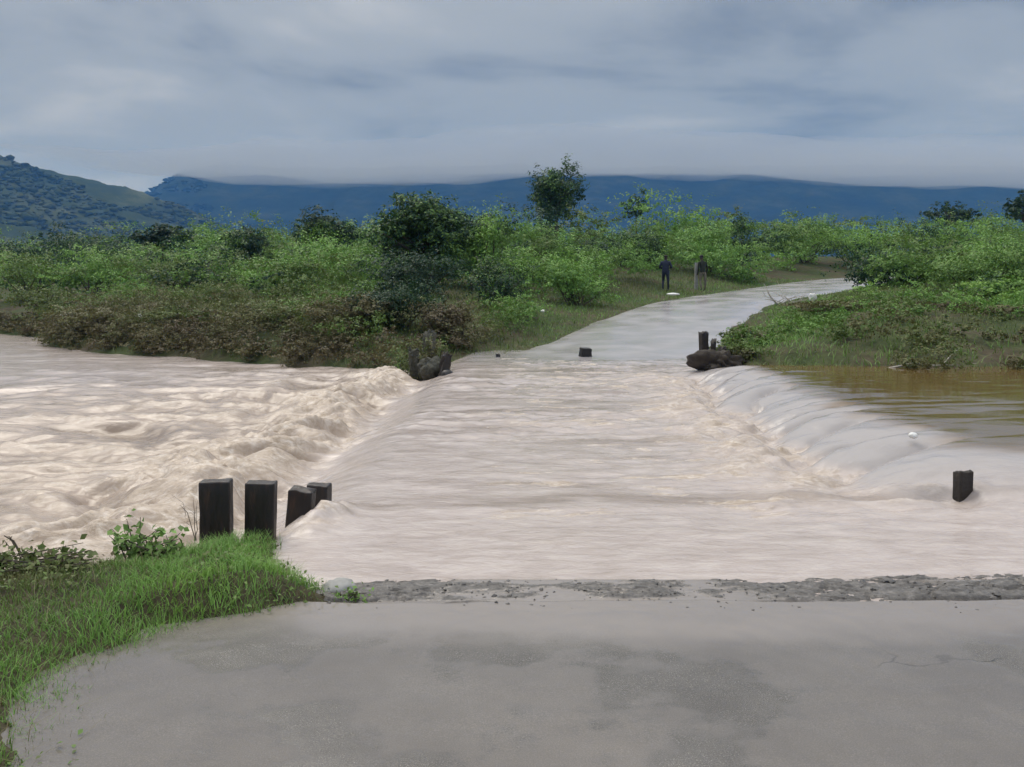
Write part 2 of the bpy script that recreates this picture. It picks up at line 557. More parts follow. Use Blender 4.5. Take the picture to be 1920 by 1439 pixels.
def water(x, y):
    L_, R_ = eL(y), eR(y)
    lip = sst(7.3, 9.6, y) * (1 - sst(18.0, 20.5, y))
    pond = 0.29 * sst(6.9, 9.4, y) * (1 - sst(18.0, 21.0, y))
    ph = (y - 0.42 * (x - R_)) / 0.82 + 1.0 * fbm(y * 0.55, x * 0.3, 2, 35)
    ki = np.floor(ph).astype(int)
    ridge = np.sin(np.pi * (ph - ki)) ** 0.55
    amp = 0.3 + 1.15 * _T[ki & 255, 11]
    tong = (ridge - 0.62) * amp                                      # tongues slanting over the lip
    foot = R_ - 1.0 - 0.34 * tong + 0.25 * fbm(y * 0.95 - x * 0.3, x * 0.12 + 2.2, 2, 34)
    tt = np.clip((x - foot) / (R_ + 0.55 - foot), 0, 1)
    prof = tt ** 0.8
    prof = prof * prof * (3 - 2 * prof)
    z = pond * prof
    mid = np.exp(-((tt - 0.5) / 0.28) ** 2)
    z = z + lip * mid * (0.12 * tong + 0.03 * fbm(y * 2.2 - x * 0.9, x * 0.25, 3, 36))
    # jump where the tongues land
    jw = np.exp(-((x - (foot - 0.35)) / 0.55) ** 2) * lip
    z = z - 0.085 * lip * np.exp(-((x - foot - 0.08) / 0.24) ** 2)
    bil = 1 - np.abs(fbm(x * 2.1, y * 2.6, 4, 41))
    z = z + jw * (0.05 + 0.10 * (bil - 0.7) + 0.03 * fbm(x * 7, y * 8, 3, 42))
    jt = np.exp(-np.clip(foot - x, 0, 9) / 1.3) * (x < foot + 0.2) * lip
    # slab: shallow fast sheet
    slab = sst(L_ - 0.2, L_ + 0.5, x)
    chop = fbm(x * 1.3 + 0.4 * y, y * 2.2, 4, 44)
    fine = fbm(x * 4.2, y * 6.5, 3, 46)
    nearq = sst(6.1, 8.2, y)
    pm = 0.45 + 1.3 * sst(-0.35, 0.45, fbm(x * 0.35, y * 0.55, 3, 52))
    z = z + pm * slab * nearq * (0.026 * chop + 0.013 * fine + 0.012 * fbm(x * 0.9, y * 5.2, 3, 47)) * (1 - sst(R_ - 0.3, R_ + 0.8, x) * 0.94) + jt * (0.035 * fbm(x * 2.4, y * 3.6, 4, 48))
    z = z + 0.002 * chop
    # pond: long low swells
    z = z + 0.006 * sst(R_, R_ + 1.0, x) * nearq * fbm(x * 0.55, y * 1.4, 3, 49)
    # near standing ridges over the sunken edge of the road
    z = z + 0.022 * np.exp(-((y - 7.75 - 0.25 * fbm(x * 0.6, x * 0, 2, 50)) / 0.22) ** 2) * fbm(x * 1.1, y, 2, 51) * slab
    # the fall on the downstream side
    gl = sst(6.7, 7.3, y) * (1 - sst(21.0, 24.5, y))
    D = sst(L_ + 0.45, L_ - 0.75, x)
    z = z - 0.30 * D * sst(6.2, 7.3, y) - 0.09 * np.exp(-((x - (L_ - 0.55)) / 0.4) ** 2) * gl * (0.7 + 0.6 * fbm(y * 0.8, x * 0.4, 2, 60))
    out_ = np.clip(L_ - 0.3 - x, 0, 60)
    far = 1 - sst(17, 30, y + 0.35 * out_)
    rol = np.where(x < L_, 1, 0) * sst(0, 0.7, out_) * (0.30 + 0.70 * np.exp(-out_ / 6.5)) * (0.25 + 0.75 * far)
    wx = x + 0.5 * fbm(x * 0.6, y * 0.6, 3, 61); wy = y + 0.5 * fbm(x * 0.6, y * 0.6, 3, 62)
    b1 = 1 - np.abs(fbm(wx * 0.42 + wy * 0.15, wy * 0.85, 3, 63))
    b2 = 1 - np.abs(fbm(wx * 1.1 + wy * 0.4, wy * 2.0, 3, 64))
    b3 = 1 - np.abs(fbm(wx * 4.2, wy * 5.2, 3, 69))
    turb = 0.44 * (b1 - 0.72) + 0.13 * (b2 - 0.72) + 0.035 * (b3 - 0.72) + 0.008 * fbm(wx * 11, wy * 12, 2, 65)
    z = z + rol * turb
    z = z + 0.02 * sst(0, 1, out_) * fbm(x * 0.5, y * 1.1, 3, 66)
    # the boil along the fall: a crest of broken water
    crest = np.exp(-((x - (L_ - 1.35 - 0.5 * fbm(y * 0.55, y * 0, 3, 68))) / 0.8) ** 2) * gl
    z = z + crest * (0.12 + 0.26 * (b2 - 0.7) + 0.06 * (b3 - 0.7) + 0.012 * fbm(x * 9, y * 9, 3, 67))
    # water heaped against the near left posts
    hx = x + 1.50 - 0.16 * (y - 7.3)
    heap = np.exp(-(hx / 0.20) ** 2) * np.exp(-((y - 7.35) / 0.42) ** 2)
    z = z + heap * (0.15 + 0.09 * fbm(x * 8, y * 8, 4, 70))
    # bow wave and wake of the post on the right
    dx, dy = x - POST_R[0], y - POST_R[1]
    z = z + 0.05 * np.exp(-((dx - 0.15) / 0.11) ** 2 - (dy / 0.2) ** 2) - 0.11 * np.exp(-((dx + 0.08) / 0.26) ** 2 - ((dy + 0.16) / 0.2) ** 2)
    wake = np.exp(-((np.abs(dy + 0.10 * dx) - 0.12 + 0.16 * np.minimum(dx, 0)) / 0.07) ** 2) * sst(0.1, -0.2, dx) * np.exp(np.minimum(dx, 0) / 1.4)
    z = z + 0.07 * wake - 0.07 * np.exp(-((dx + 0.28) / 0.25) ** 2 - (dy / 0.12) ** 2)
    # long shallow ripple lines in front of it
    z = z + 0.012 * np.exp(-((y - 7.35 + 0.22 * (x - 3.0)) / 0.035) ** 2) * sst(1.9, 2.6, x) * (0.5 + 0.5 * fbm(x * 3, y * 3, 2, 71))
    # foam
    fo = 0.82 * np.clip(rol * (0.10 + 5.5 * turb + 1.0 * fbm(wx * 3.5, wy * 6, 4, 59)) * (0.4 + 0.6 * np.exp(-out_ / 6)), 0, 1)
    fo = np.maximum(fo, np.clip(crest * (0.55 + 1.5 * fbm(x * 4, y * 5, 4, 72)), 0, 1))
    fo = np.maximum(fo, np.clip(jw * (0.55 + 0.9 * fbm(x * 3.5, y * 4.5, 4, 73)), 0, 1))
    st = sst(0.05, 0.5, fbm(x * 1.6, y * 5.5, 4, 74) + 0.15)
    fo = np.maximum(fo, jt * 0.75 * st)
    fo = np.maximum(fo, 0.9 * heap * sst(-0.4, 0.3, fbm(x * 14, y * 14, 3, 75)))
    fo = np.maximum(fo, 0.7 * wake * sst(-0.2, 0.3, fbm(x * 10, y * 10, 3, 76)))
    calm = sst(R_ - 0.1, R_ + 0.7, x + 0.5 * fbm(x * 0.9, y * 2.2, 3, 79)) * sst(8.2, 9.6, y - 0.9 * fbm(x * 0.8, y * 1.5, 3, 78))
    sheet = np.clip(1.3 * sst(0.04, 0.3, tt) * lip, 0, 1) * (1 - calm)
    mud = np.clip(rol * (0.42 - 7.0 * turb + 0.9 * fbm(wx * 2, wy * 5, 4, 58)), 0, 1) * (0.5 + 0.5 * np.exp(-out_ / 8))  # brown troughs, deepened by colour in place of crease shade
    strk = sst(0.12, 0.55, fbm(x * 0.55 + 0.3 * fbm(x, y, 2, 55), y * 2.6, 4, 56)) * slab * nearq
    mud = np.maximum(mud, 0.55 * strk * (1 - calm))
    fl = sst(0.27, 0.40, fbm(x * 1.7 + 0.6 * fbm(x * 2, y * 2, 2, 53), y * 5.0, 5, 57, 0.6)) * slab * nearq * sst(2.6, 0.6, np.abs(x - 1.3)) * 0.9
    fo = np.maximum(fo, fl)
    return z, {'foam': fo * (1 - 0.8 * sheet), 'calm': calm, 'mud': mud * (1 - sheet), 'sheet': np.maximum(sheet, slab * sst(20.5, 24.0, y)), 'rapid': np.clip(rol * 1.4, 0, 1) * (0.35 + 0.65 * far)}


xw = np.concatenate([np.arange(-34, -7, 0.12), np.arange(-7, 5.5, 0.04), np.arange(5.5, 16, 0.10)])
yw = np.exp(np.arange(math.log(5.3), math.log(48), 0.0042))
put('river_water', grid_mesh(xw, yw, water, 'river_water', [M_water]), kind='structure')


# ------------------------------------------------------------------ near road and its broken edge
def near_road(x, y):
    line = 5.50 + 0.05 * fbm(x * 1.3, x * 0 + 2, 4, 80) + 0.03 * x * 0.2
    end = 6.12 + 0.12 * fbm(x * 0.8, x * 0 + 6, 4, 81)
    on = sst(line - 0.02, line + 0.03, y) * (1 - sst(end, end + 0.25, y))
    z = 0.030 + 0.012 * np.clip(5.3 - y, 0, 30) * 1.2 - 0.075 * sst(5.75, 6.2, y) - 0.10 * sst(6.15, 6.7, y) - 0.25 * sst(6.5, 7.5, y)
    plates = fbm(x * 2.2, y * 4.5, 3, 82)
    step = np.floor(plates * 4.0) / 4.0
    crack = np.abs(fbm(x * 3.2, y * 7.0, 4, 83))
    z = z + on * (0.028 * step + 0.010 * fbm(x * 12, y * 18, 4, 84) + 0.004 * fbm(x * 40, y * 40, 2, 86)) - on * 0.04 * (1 - sst(0.0, 0.07, crack))
    z = z - 0.06 * np.exp(-((y - line) / 0.022) ** 2) * sst(-0.25, 0.15, fbm(x * 1.4, x * 0, 3, 85) + 0.1)
    z = z + 0.022 * fbm(x * 0.75, x * 0 + 0.3 * y, 4, 77) * sst(5.6, 5.9, y) + 0.006 * fbm(x * 0.9, y * 0.9, 3, 87) + 0.0025 * fbm(x * 9, y * 9, 3, 88)
    lvl = 0.016 + 0 * x
    pud = sst(0.004, 0.0, z - lvl) * (y < 5.9) * sst(-0.1, 0.2, fbm(x * 0.8, y * 1.6, 2, 89) + 0.05)
    z = np.where(pud > 0.5, np.maximum(z, lvl), z)
    film = 0.85 * sst(4.75, 5.2, y + 0.25 * fbm(x * 0.9, y * 1.5, 4, 79)) * (1 - on) * (y < 6)
    return z, {'wet': np.maximum(pud, film), 'broken': on}


xn = np.concatenate([np.arange(-12, -4, 0.2), np.arange(-4, 5.6, 0.022), np.arange(5.6, 14, 0.2)])
yn = np.concatenate([np.arange(-8, 2.6, 0.2), np.arange(2.6, 5.2, 0.04), np.arange(5.2, 6.4, 0.009), np.arange(6.4, 7.6, 0.1)])
put('road', grid_mesh(xn, yn, near_road, 'road', [M_near]), kind='structure')

# loose gravel along the broken edge
ico = bmesh.new(); bmesh.ops.create_icosphere(ico, subdivisions=1, radius=1.0)
IV = np.array([v.co[:] for v in ico.verts]); IF = np.array([[v.index for v in f.verts] for f in ico.faces]); ico.free()


def rocks(P, S, seed=1):
    r = np.random.default_rng(seed)
    n = len(P)
    k = len(IV)
    V = IV[None] * (1 + 0.28 * r.standard_normal((n, k, 1)))
    V = V * S[:, None, None] * np.stack([r.uniform(0.8, 1.5, n), r.uniform(0.7, 1.2, n), r.uniform(0.35, 0.7, n)], 1)[:, None]
    a = r.uniform(0, 6.28, n)
    c, s = np.cos(a)[:, None], np.sin(a)[:, None]
    X = V[..., 0] * c - V[..., 1] * s; Y = V[..., 0] * s + V[..., 1] * c
    V = np.stack([X, Y, V[..., 2]], -1) + P[:, None]
    F = IF[None] + (np.arange(n) * k)[:, None, None]
    return V.reshape(-1, 3), F.reshape(-1, 3)


n = 900
gx = rng.uniform(-1.2, 5.2, n); gy = 5.72 + 0.17 * rng.standard_normal(n)
gz = near_road(gx, gy)[0]
V, F = rocks(np.stack([gx, gy, gz], 1), rng.gamma(2.0, 0.0026, n) + 0.002, 5)
put('gravel', mesh_from('gravel', V, F, False, None, [M_gravel]), kind='stuff')

# ------------------------------------------------------------------ near left bank
GE_Y = np.array([-10, 0, 2.0, 3.6, 4.4, 5.05, 5.35, 5.55, 5.72, 5.95, 6.35, 6.75, 7.3])
GE_X = np.array([-0.9, -1.15, -1.35, -1.55, -1.78, -1.62, -1.12, -0.86, -0.98, -1.28, -1.52, -1.62, -1.75])


def bank_mask(x, y):
    ex = np.interp(y, GE_Y, GE_X) + 0.07 * fbm(x * 2.2, y * 3.2, 3, 90)
    yb = np.interp(x, [-9, -4.2, -3.3, -2.7, -2.25, -1.9, -1.5], [5.9, 6.05, 6.15, 6.3, 6.55, 6.85, 6.8]) + 0.08 * fbm(x * 2.5, x * 0, 3, 91)
    return np.minimum(ex - x, (yb - y) * 0.9)


def bank(x, y):
    m = bank_mask(x, y)
    z = -0.02 + 0.17 * sst(-0.02, 0.75, m) + 0.05 * fbm(x * 1.6, y * 1.6, 4, 92) * sst(0, 0.4, m) + 0.015 * fbm(x * 8, y * 8, 3, 93)
    z = z + np.where(m < 0, np.maximum(m * 1.3, -0.8), 0)
    return z


put('bank', grid_mesh(np.arange(-9, -0.5, 0.04), np.arange(-8, 8, 0.04), bank, 'bank', [M_bank]), kind='structure')


def blades(P, H, Wd, lean, hue, seed, segs=2):
    """grass blades rooted at P; curved, tapering"""
    r = np.random.default_rng(seed)
    n = len(P)
    a = r.uniform(0, 6.283, n)
    dirx, diry = np.cos(a), np.sin(a)
    bx_, by_ = -diry, dirx
    ln = lean * r.uniform(0.2, 1.3, n)
    rows = []
    for k in range(segs + 1):
        u = k / segs
        cxp = P[:, 0] + dirx * ln * H * u * u
        cyp = P[:, 1] + diry * ln * H * u * u
        czp = P[:, 2] + H * (u - 0.25 * ln * u * u)
        wk = Wd * (1 - 0.85 * u)
        rows.append(np.stack([cxp - bx_ * wk, cyp - by_ * wk, czp], 1))
        rows.append(np.stack([cxp + bx_ * wk, cyp + by_ * wk, czp], 1))
    V = np.stack(rows, 1)
    F = []
    base = np.arange(n) * (2 * (segs + 1))
    for k in range(segs):
        F.append(np.stack([base + 2 * k, base + 2 * k + 1, base + 2 * k + 3, base + 2 * k + 2], 1))
    nv = 2 * (segs + 1)
    tn = np.repeat(np.clip(r.normal(0.5, 0.22, n), 0, 1), nv)
    hu = np.repeat(np.clip(hue + 0.03 * r.standard_normal(n), 0, 0.84), nv)
    return V.reshape(-1, 3), np.concatenate(F), tn, hu


# short grass of the near bank
n = 90000
gx = rng.uniform(-5.2, -0.75, n); gy = rng.uniform(2.4, 6.95, n)
m = bank_mask(gx, gy)
keep = (m > 0.03) & (rng.random(n) < (sst(0.0, 0.25, m) * 0.8 + 0.12) * (0.15 + 0.85 * sst(-0.42, -0.08, fbm(gx * 1.4, gy * 1.9, 4, 94))))
gx, gy, m = gx[keep], gy[keep], m[keep]
patch = fbm(gx * 1.3, gy * 1.3, 3, 95)
tall = sst(5.6, 6.6, gy)
H = (0.028 + 0.035 * rng.random(len(gx)) + 0.03 * sst(-0.1, 0.4, patch)) * (1 + 0.6 * tall)
weedy = sst(-2.1, -3.0, gx) * sst(5.0, 5.5, gy)
hue = 0.55 + 0.2 * patch - 0.26 * weedy - 0.16 * sst(0.25, 0.0, m)
P = np.stack([gx, gy, bank(gx, gy) - 0.006], 1)
V, F, tn, hu = blades(P, H, 0.0022 + 0.002 * rng.random(len(gx)), 0.9, hue, 11)
put('grass', mesh_from('grass', V, F, True, {'tint': tn, 'hue': hu}, [M_leaf]), kind='stuff',
    label='short bright grass covering the near left bank', cat='grass')


def leaf_quads(C, Nrm, size, hue, seed, tint=None, long=1.5):
    """one diamond leaf at each C facing Nrm"""
    r = np.random.default_rng(seed)
    n = len(C)
    Nrm = Nrm / (np.linalg.norm(Nrm, axis=1)[:, None] + 1e-9)
    t = r.standard_normal((n, 3))
    t -= Nrm * (t * Nrm).sum(1)[:, None]
    t /= np.linalg.norm(t, axis=1)[:, None] + 1e-9
    bt = np.cross(Nrm, t)
    s = (size * r.uniform(0.6, 1.35, n))[:, None]
    fold = Nrm * s * 0.16
    V = np.stack([C - t * s * long * 0.5, C + bt * s * 0.42 + fold, C + t * s * long * 0.5, C - bt * s * 0.42 + fold], 1)
    i = np.arange(n)[:, None] * 4
    F = np.concatenate([i + [[0, 1, 2, 3]]])
    tn = np.repeat(np.clip(r.normal(0.5, 0.24, n) if tint is None else tint + r.normal(0, 0.16, n), 0, 1), 4)
    hu = np.repeat(np.clip(hue + 0.035 * r.standard_normal(n), 0, 1), 4)
    return V.reshape(-1, 3), F, tn, hu


def crown_pts(rx, ry, h, n, seed, lobes=14, shell=0.75, squash=1.0, lob=(0.28, 0.5)):
    """points and outward directions of foliage gathered in many clumps; base at 0, top at h"""
    r = np.random.default_rng(seed)
    C, D, W = [], [], []
    lc = []
    for k in range(lobes):
        u = r.standard_normal(3); u /= np.linalg.norm(u)
        q = r.uniform(0.25, 0.78)
        sz = r.uniform(*lob)
        z = 0.46 + 0.5 * u[2] * q * squash
        c = np.array([u[0] * q * rx, u[1] * q * ry, z * h])
        lc.append((c, sz))
    wts = np.array([s for _, s in lc]) ** 2; wts /= wts.sum()
    for (c, sz), wt in zip(lc, wts):
        m = max(6, int(n * wt))
        u = r.standard_normal((m, 3)); u /= np.linalg.norm(u, axis=1)[:, None]
        # clusters on the clump: small sprigs
        k = max(5, m // 16)
        sp = r.standard_normal((k, 3)); sp /= np.linalg.norm(sp, axis=1)[:, None]
        sp *= r.uniform(0.72, 1.06, k)[:, None]
        idx = r.integers(0, k, m)
        p = sp[idx] + 0.11 * r.standard_normal((m, 3))
        inner = r.random(m) > shell
        p[inner] *= r.uniform(0.2, 0.8, inner.sum())[:, None]
        pts = c + p * np.array([rx * sz, ry * sz, h * 0.5 * sz])
        C.append(pts)
        D.append(p / (np.linalg.norm(p, axis=1)[:, None] + 1e-6) * 0.9 + 0.5 * r.standard_normal((m, 3)) + np.array([0, 0, 0.75]))
    C = np.concatenate(C); D = np.concatenate(D)
    q = np.percentile(C[:, 2], 99.3)
    C[:, 2] *= h / q
    kx = rx / np.percentile(np.abs(C[:, 0]), 97.5)
    C[:, :2] *= kx
    lc = [(c * np.array([kx, kx, h / q]), sz) for c, sz in lc]
    ok = C[:, 2] > -0.02 * h
    C[:, 2] = np.maximum(C[:, 2], 0.0)
    return C[ok], D[ok], lc


def foliage(rx, h, n, leaf, hue, seed, lobes=14, ry=None, hue2=None, **kw):
    C, D, lc = crown_pts(rx, ry or rx * 0.85, h, n, seed, lobes, **kw)
    hh = np.full(len(C), hue)
    if hue2 is not None:
        f = vn(C[:, 0] / rx * 1.6 + seed, C[:, 2] / h * 1.6, seed)
        hh = hue + (hue2 - hue) * sst(0.35, 0.65, f)
    return leaf_quads(C, D, leaf, hh, seed + 1), lc


n = 9000
gx = rng.uniform(-5.0, -0.85, n); gy = rng.uniform(2.6, 6.8, n)
m = bank_mask(gx, gy)
k = (m > 0.06) & (vn(gx * 1.8, gy * 1.8, 96) > 0.50)
gx, gy = gx[k], gy[k]
C = np.stack([gx, gy, bank(gx, gy) + rng.uniform(0.02, 0.085, len(gx))], 1)
D = rng.standard_normal((len(gx), 3)) * 0.45 + np.array([0, -0.2, 1.0])
V, F, tn, hu = leaf_quads(C, D, 0.021, 0.40 + 0.16 * (vn(gx, gy, 98) - 0.5), 15, long=1.3)
put('clover', mesh_from('clover', V, F, True, {'tint': tn, 'hue': hu}, [M_leaf]), kind='stuff', label='small broad-leaved weeds among the near grass', cat='weeds')
n = 2600
gx = rng.uniform(-5.0, -0.85, n); gy = rng.uniform(2.6, 6.8, n)
m = bank_mask(gx, gy); k = m > 0.05
gx, gy = gx[k], gy[k]
P = np.stack([gx, gy, bank(gx, gy) - 0.005], 1)
V, F, tn, hu = blades(P, rng.uniform(0.05, 0.15, len(gx)), np.full(len(gx), 0.0022), 1.5, np.full(len(gx), 0.14), 17)
put('dead_grass', mesh_from('dead_grass', V, F, True, {'tint': np.clip(tn + 0.4, 0, 1), 'hue': hu}, [M_leaf]), kind='stuff', label='dead brown stalks among the near grass', cat='grass')


# ------------------------------------------------------------------ shrubs and trees that can be told apart
def stems_mesh(lc, seed, r0, base_spread=0.12, trunk_top=None, rx=1.0, sides=5):
    r = np.random.default_rng(seed)
    parts = []
    for c, sz in lc:
        b0 = np.array([r.normal(0, base_spread * rx), r.normal(0, base_spread * rx), -0.15])
        mid = b0 * 0.5 + c * 0.5 + np.array([r.normal(0, 0.08 * rx), r.normal(0, 0.08 * rx), 0.05])
        parts.append(tube([b0, mid, c], [r0, r0 * 0.7, r0 * 0.25], sides))
    return join_vf(parts)


def bush(name, label, cat, px, d, top, width, hue, n=2600, leaf=0.055, lobes=14, seed=1, hue2=None, group=None, sink=0.15, base=None, **kw):
    x = at(px, d)
    zb = (Tz(x, d) if base is None else base) - sink
    h = max(ht(top, d) - zb, 0.35)
    rx = width / 2 / FPX * d
    e = put(name, None, label=label, cat=cat, group=group)
    e.location = (x, d, zb)
    e.rotation_euler.z = 0
    (V, F, tn, hu), lc = foliage(rx, h, int(n * 1.35), leaf * 1.2, hue, seed, lobes, hue2=hue2, **kw)
    put('foliage', mesh_from('foliage', V, F, True, {'tint': tn, 'hue': hu}, [M_leaf]), e)
    V, F = stems_mesh(lc, seed + 5, 0.02 + 0.008 * h, rx=rx)
    put('stem', mesh_from('stem', V, F, True, None, [M_bark]), e)
    return e


def tree(name, label, px, d, top, crown_bottom, width, hue, n=2600, leaf=0.09, lobes=18, seed=1, hue2=None, trunk_r=0.14, squash=1.0, lean=0.0, **kw):
    x = at(px, d)
    zb = Tz(x, d) - 0.2
    zt = ht(top, d) - zb
    zc = ht(crown_bottom, d) - zb
    rx = width / 2 / FPX * d
    e = put(name, None, label=label, cat='tree')
    e.location = (x, d, zb)
    (V, F, tn, hu), lc = foliage(rx, zt - zc, int(n * 1.6), leaf * 1.25, hue, seed, lobes, hue2=hue2, squash=squash, **kw)
    V[:, 2] += zc; V[:, 0] += lean * V[:, 2] / zt
    put('crown', mesh_from('crown', V, F, True, {'tint': tn, 'hue': hu}, [M_leaf]), e)
    r = np.random.default_rng(seed)
    top_t = np.array([lean * 0.6, 0, zc + (zt - zc) * 0.55])
    parts = [tube([(0, 0, 0), (0.05, 0.02, zc * 0.6), (lean * 0.3 + 0.03, 0, zc + 0.2 * (zt - zc)), top_t], [trunk_r * 1.3, trunk_r, trunk_r * 0.8, trunk_r * 0.35], 8)]
    for c, sz in lc:
        c = c + np.array([lean * (c[2] + zc) / zt, 0, zc])
        u = r.uniform(0.25, 0.85)
        b0 = np.array([0.03, 0, zc * 0.75]) * (1 - u) + top_t * u
        parts.append(tube([b0, (b0 + c) / 2 + r.normal(0, 0.08, 3), c], [trunk_r * 0.45, trunk_r * 0.3, trunk_r * 0.1], 5))
    V, F = join_vf(parts)
    put('trunk', mesh_from('trunk', V, F, True, None, [M_bark]), e)
    return e


# trees standing clear of the scrub
tree('broadleaf_tree', 'tall dark green tree standing alone against the blue mountain', 1042, 78, 306, 425, 92, 0.98, 6500, 0.11, 26, 101, hue2=0.89, trunk_r=0.16, lob=(0.3, 0.46))
tree('broadleaf_tree', 'small thin sapling right of the tall lone tree', 1192, 84, 356, 412, 50, 0.92, 900, 0.10, 11, 102, trunk_r=0.07, lob=(0.2, 0.36))
tree('acacia_tree', 'flat-topped dark acacia on the left below the valley', 305, 74, 424, 470, 100, 0.95, 2800, 0.11, 16, 103, hue2=0.99, trunk_r=0.12, squash=0.6)
tree('broadleaf_tree', 'dark rounded tree at the far right above the hedge', 1778, 88, 378, 425, 95, 0.95, 1900, 0.12, 14, 104, hue2=0.99, trunk_r=0.12)
tree('broadleaf_tree', 'dark tree cut by the right edge of the view', 1922, 70, 358, 425, 60, 0.96, 1500, 0.10, 12, 105, trunk_r=0.12)
tree('broadleaf_tree', 'pointed bluish green tree left of the large spreading tree', 612, 56, 392, 475, 110, 0.97, 3800, 0.085, 18, 106, hue2=0.88, trunk_r=0.13)
tree('broadleaf_tree', 'dark green rounded tree left of the pointed one', 462, 58, 430, 500, 96, 0.9, 2800, 0.085, 16, 107, hue2=0.98, trunk_r=0.12)
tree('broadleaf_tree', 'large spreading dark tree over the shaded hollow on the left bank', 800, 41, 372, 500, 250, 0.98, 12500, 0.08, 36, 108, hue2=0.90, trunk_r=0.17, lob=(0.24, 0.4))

B = [
    ('low green weed on the tip of the right bank behind the timbers', 1352, 22.3, 636, 64, 0.40, 0.3, 1300, 0.035, 12),
    ('small olive weed beside the far road above the right bank tip', 1388, 25.0, 612, 66, 0.34, 0.46, 1300, 0.04, 12),
    ('ragged weed hanging over the tallest broken post on the far left corner', 803, 20.9, 634, 66, 0.34, 0.2, 1100, 0.035, 12),
    ('small grey-green weed growing over the broken posts on the far left corner', 770, 21.3, 640, 62, 0.30, 0.42, 1500, 0.035, 12),
    ('low weed creeping round the broken timbers on the far right', 1392, 19.6, 664, 70, 0.22, 0.36, 1500, 0.035, 12),
    # label, px, d, top, width, hue, hue2, n, leaf, lobes
    ('yellow-green shrub on the right flank of the large spreading tree', 905, 39.5, 400, 130, 0.72, 0.5, 5200, 0.06, 18),
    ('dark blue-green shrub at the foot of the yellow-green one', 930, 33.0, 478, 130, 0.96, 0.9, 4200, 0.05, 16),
    ('bright soft green shrub left of the large spreading tree', 655, 44.0, 440, 170, 0.62, 0.48, 5200, 0.06, 18),
    ('wide light green shrub above the muddy left bank', 545, 40.0, 480, 190, 0.56, 0.66, 5000, 0.06, 18),
    ('light green bushy shrub directly below the tall lone tree', 1040, 47.0, 428, 150, 0.60, 0.44, 4600, 0.065, 18),
    ('green shrub hanging over the left road verge', 1080, 38.0, 482, 140, 0.5, 0.62, 4200, 0.055, 16),
    ('pale green rounded shrub below the small thin sapling', 1185, 58.0, 412, 150, 0.64, 0.5, 4000, 0.075, 16),
    ('green shrub just behind the person in navy', 1215, 53.0, 432, 110, 0.9, 0.55, 3200, 0.07, 14),
    ('light green shrub just behind the person in a dark jacket', 1330, 55.0, 425, 130, 0.62, 0.5, 3600, 0.075, 14),
    ('tall green shrub starting the hedge beyond the road', 1400, 66.0, 402, 130, 0.56, 0.9, 3400, 0.085, 16),
    ('dark green shrub in the middle of the hedge beyond the road', 1500, 68.0, 408, 150, 0.88, 0.5, 3400, 0.085, 16),
    ('mid green shrub in the hedge left of the one above the road bend', 1620, 68.0, 410, 160, 0.52, 0.9, 3400, 0.085, 16),
    ('dark green shrub in the hedge right above the road bend', 1720, 60.0, 408, 150, 0.42, 0.92, 3600, 0.08, 16),
    ('green shrub closing the hedge at the right edge', 1860, 58.0, 415, 190, 0.5, 0.62, 4200, 0.08, 18),
    ('bright green shrub spilling onto the road bend', 1690, 35.0, 470, 170, 0.64, 0.52, 5200, 0.055, 18),
    ('large bright green shrub at the right edge of the view', 1850, 33.0, 452, 230, 0.62, 0.5, 6800, 0.055, 22),
    ('dark green shrub under the large bright one on the right', 1875, 28.0, 512, 170, 0.88, 0.5, 4600, 0.05, 18),
    ('dull brown shrub in the middle of the right bank', 1620, 26.0, 565, 230, 0.12, 0.24, 4200, 0.045, 18),
    ('olive brown shrub at the right edge of the right bank', 1830, 24.5, 572, 240, 0.18, 0.1, 4600, 0.045, 18),
    ('dusky shaded shrub at the far left end of the bank', 60, 48.0, 470, 170, 0.42, 0.9, 3800, 0.065, 16),
    ('dark green shrub left of the flat-topped acacia', 190, 52.0, 462, 190, 0.9, 0.5, 3800, 0.07, 16),
    ('olive green shrub in front of the flat-topped acacia', 330, 47.0, 478, 200, 0.38, 0.24, 4200, 0.06, 18),
    ('light olive shrub low on the far left bank', 95, 42.5, 535, 170, 0.34, 0.5, 3400, 0.055, 16),
    ('brown leaning shrub over the water below the wide light green one', 520, 29.0, 560, 230, 0.16, 0.3, 5200, 0.045, 20),
    ('dark brown thicket at the water on the left bank', 660, 26.5, 556, 170, 0.16, 0.34, 4600, 0.045, 18),
    ('grey-brown shrub beside the muddy stumps on the left', 850, 26.2, 565, 150, 0.06, 0.2, 3800, 0.042, 18),
    ('olive shrub at the tip of the left bank', 200, 33.0, 575, 190, 0.3, 0.2, 3800, 0.05, 16),
    ('brown shrub with litter on the left bank', 350, 31.0, 570, 190, 0.15, 0.34, 4200, 0.045, 18),
    ('dark shaded thicket under the large spreading tree', 775, 34.0, 470, 190, 0.99, 0.96, 7500, 0.05, 26),  # shade of the hollow painted with the darkest leaf hue
    ('dark thicket dropping from the big tree to the water', 738, 27.0, 528, 160, 0.99, 0.95, 6000, 0.045, 20),  # darkest leaf hue again, carrying the painted shade down to the water
]
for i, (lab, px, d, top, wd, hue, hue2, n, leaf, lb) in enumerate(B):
    bush('shrub', lab, 'shrub', px, d, top, wd, hue, n, leaf, lb, 200 + 7 * i, hue2)


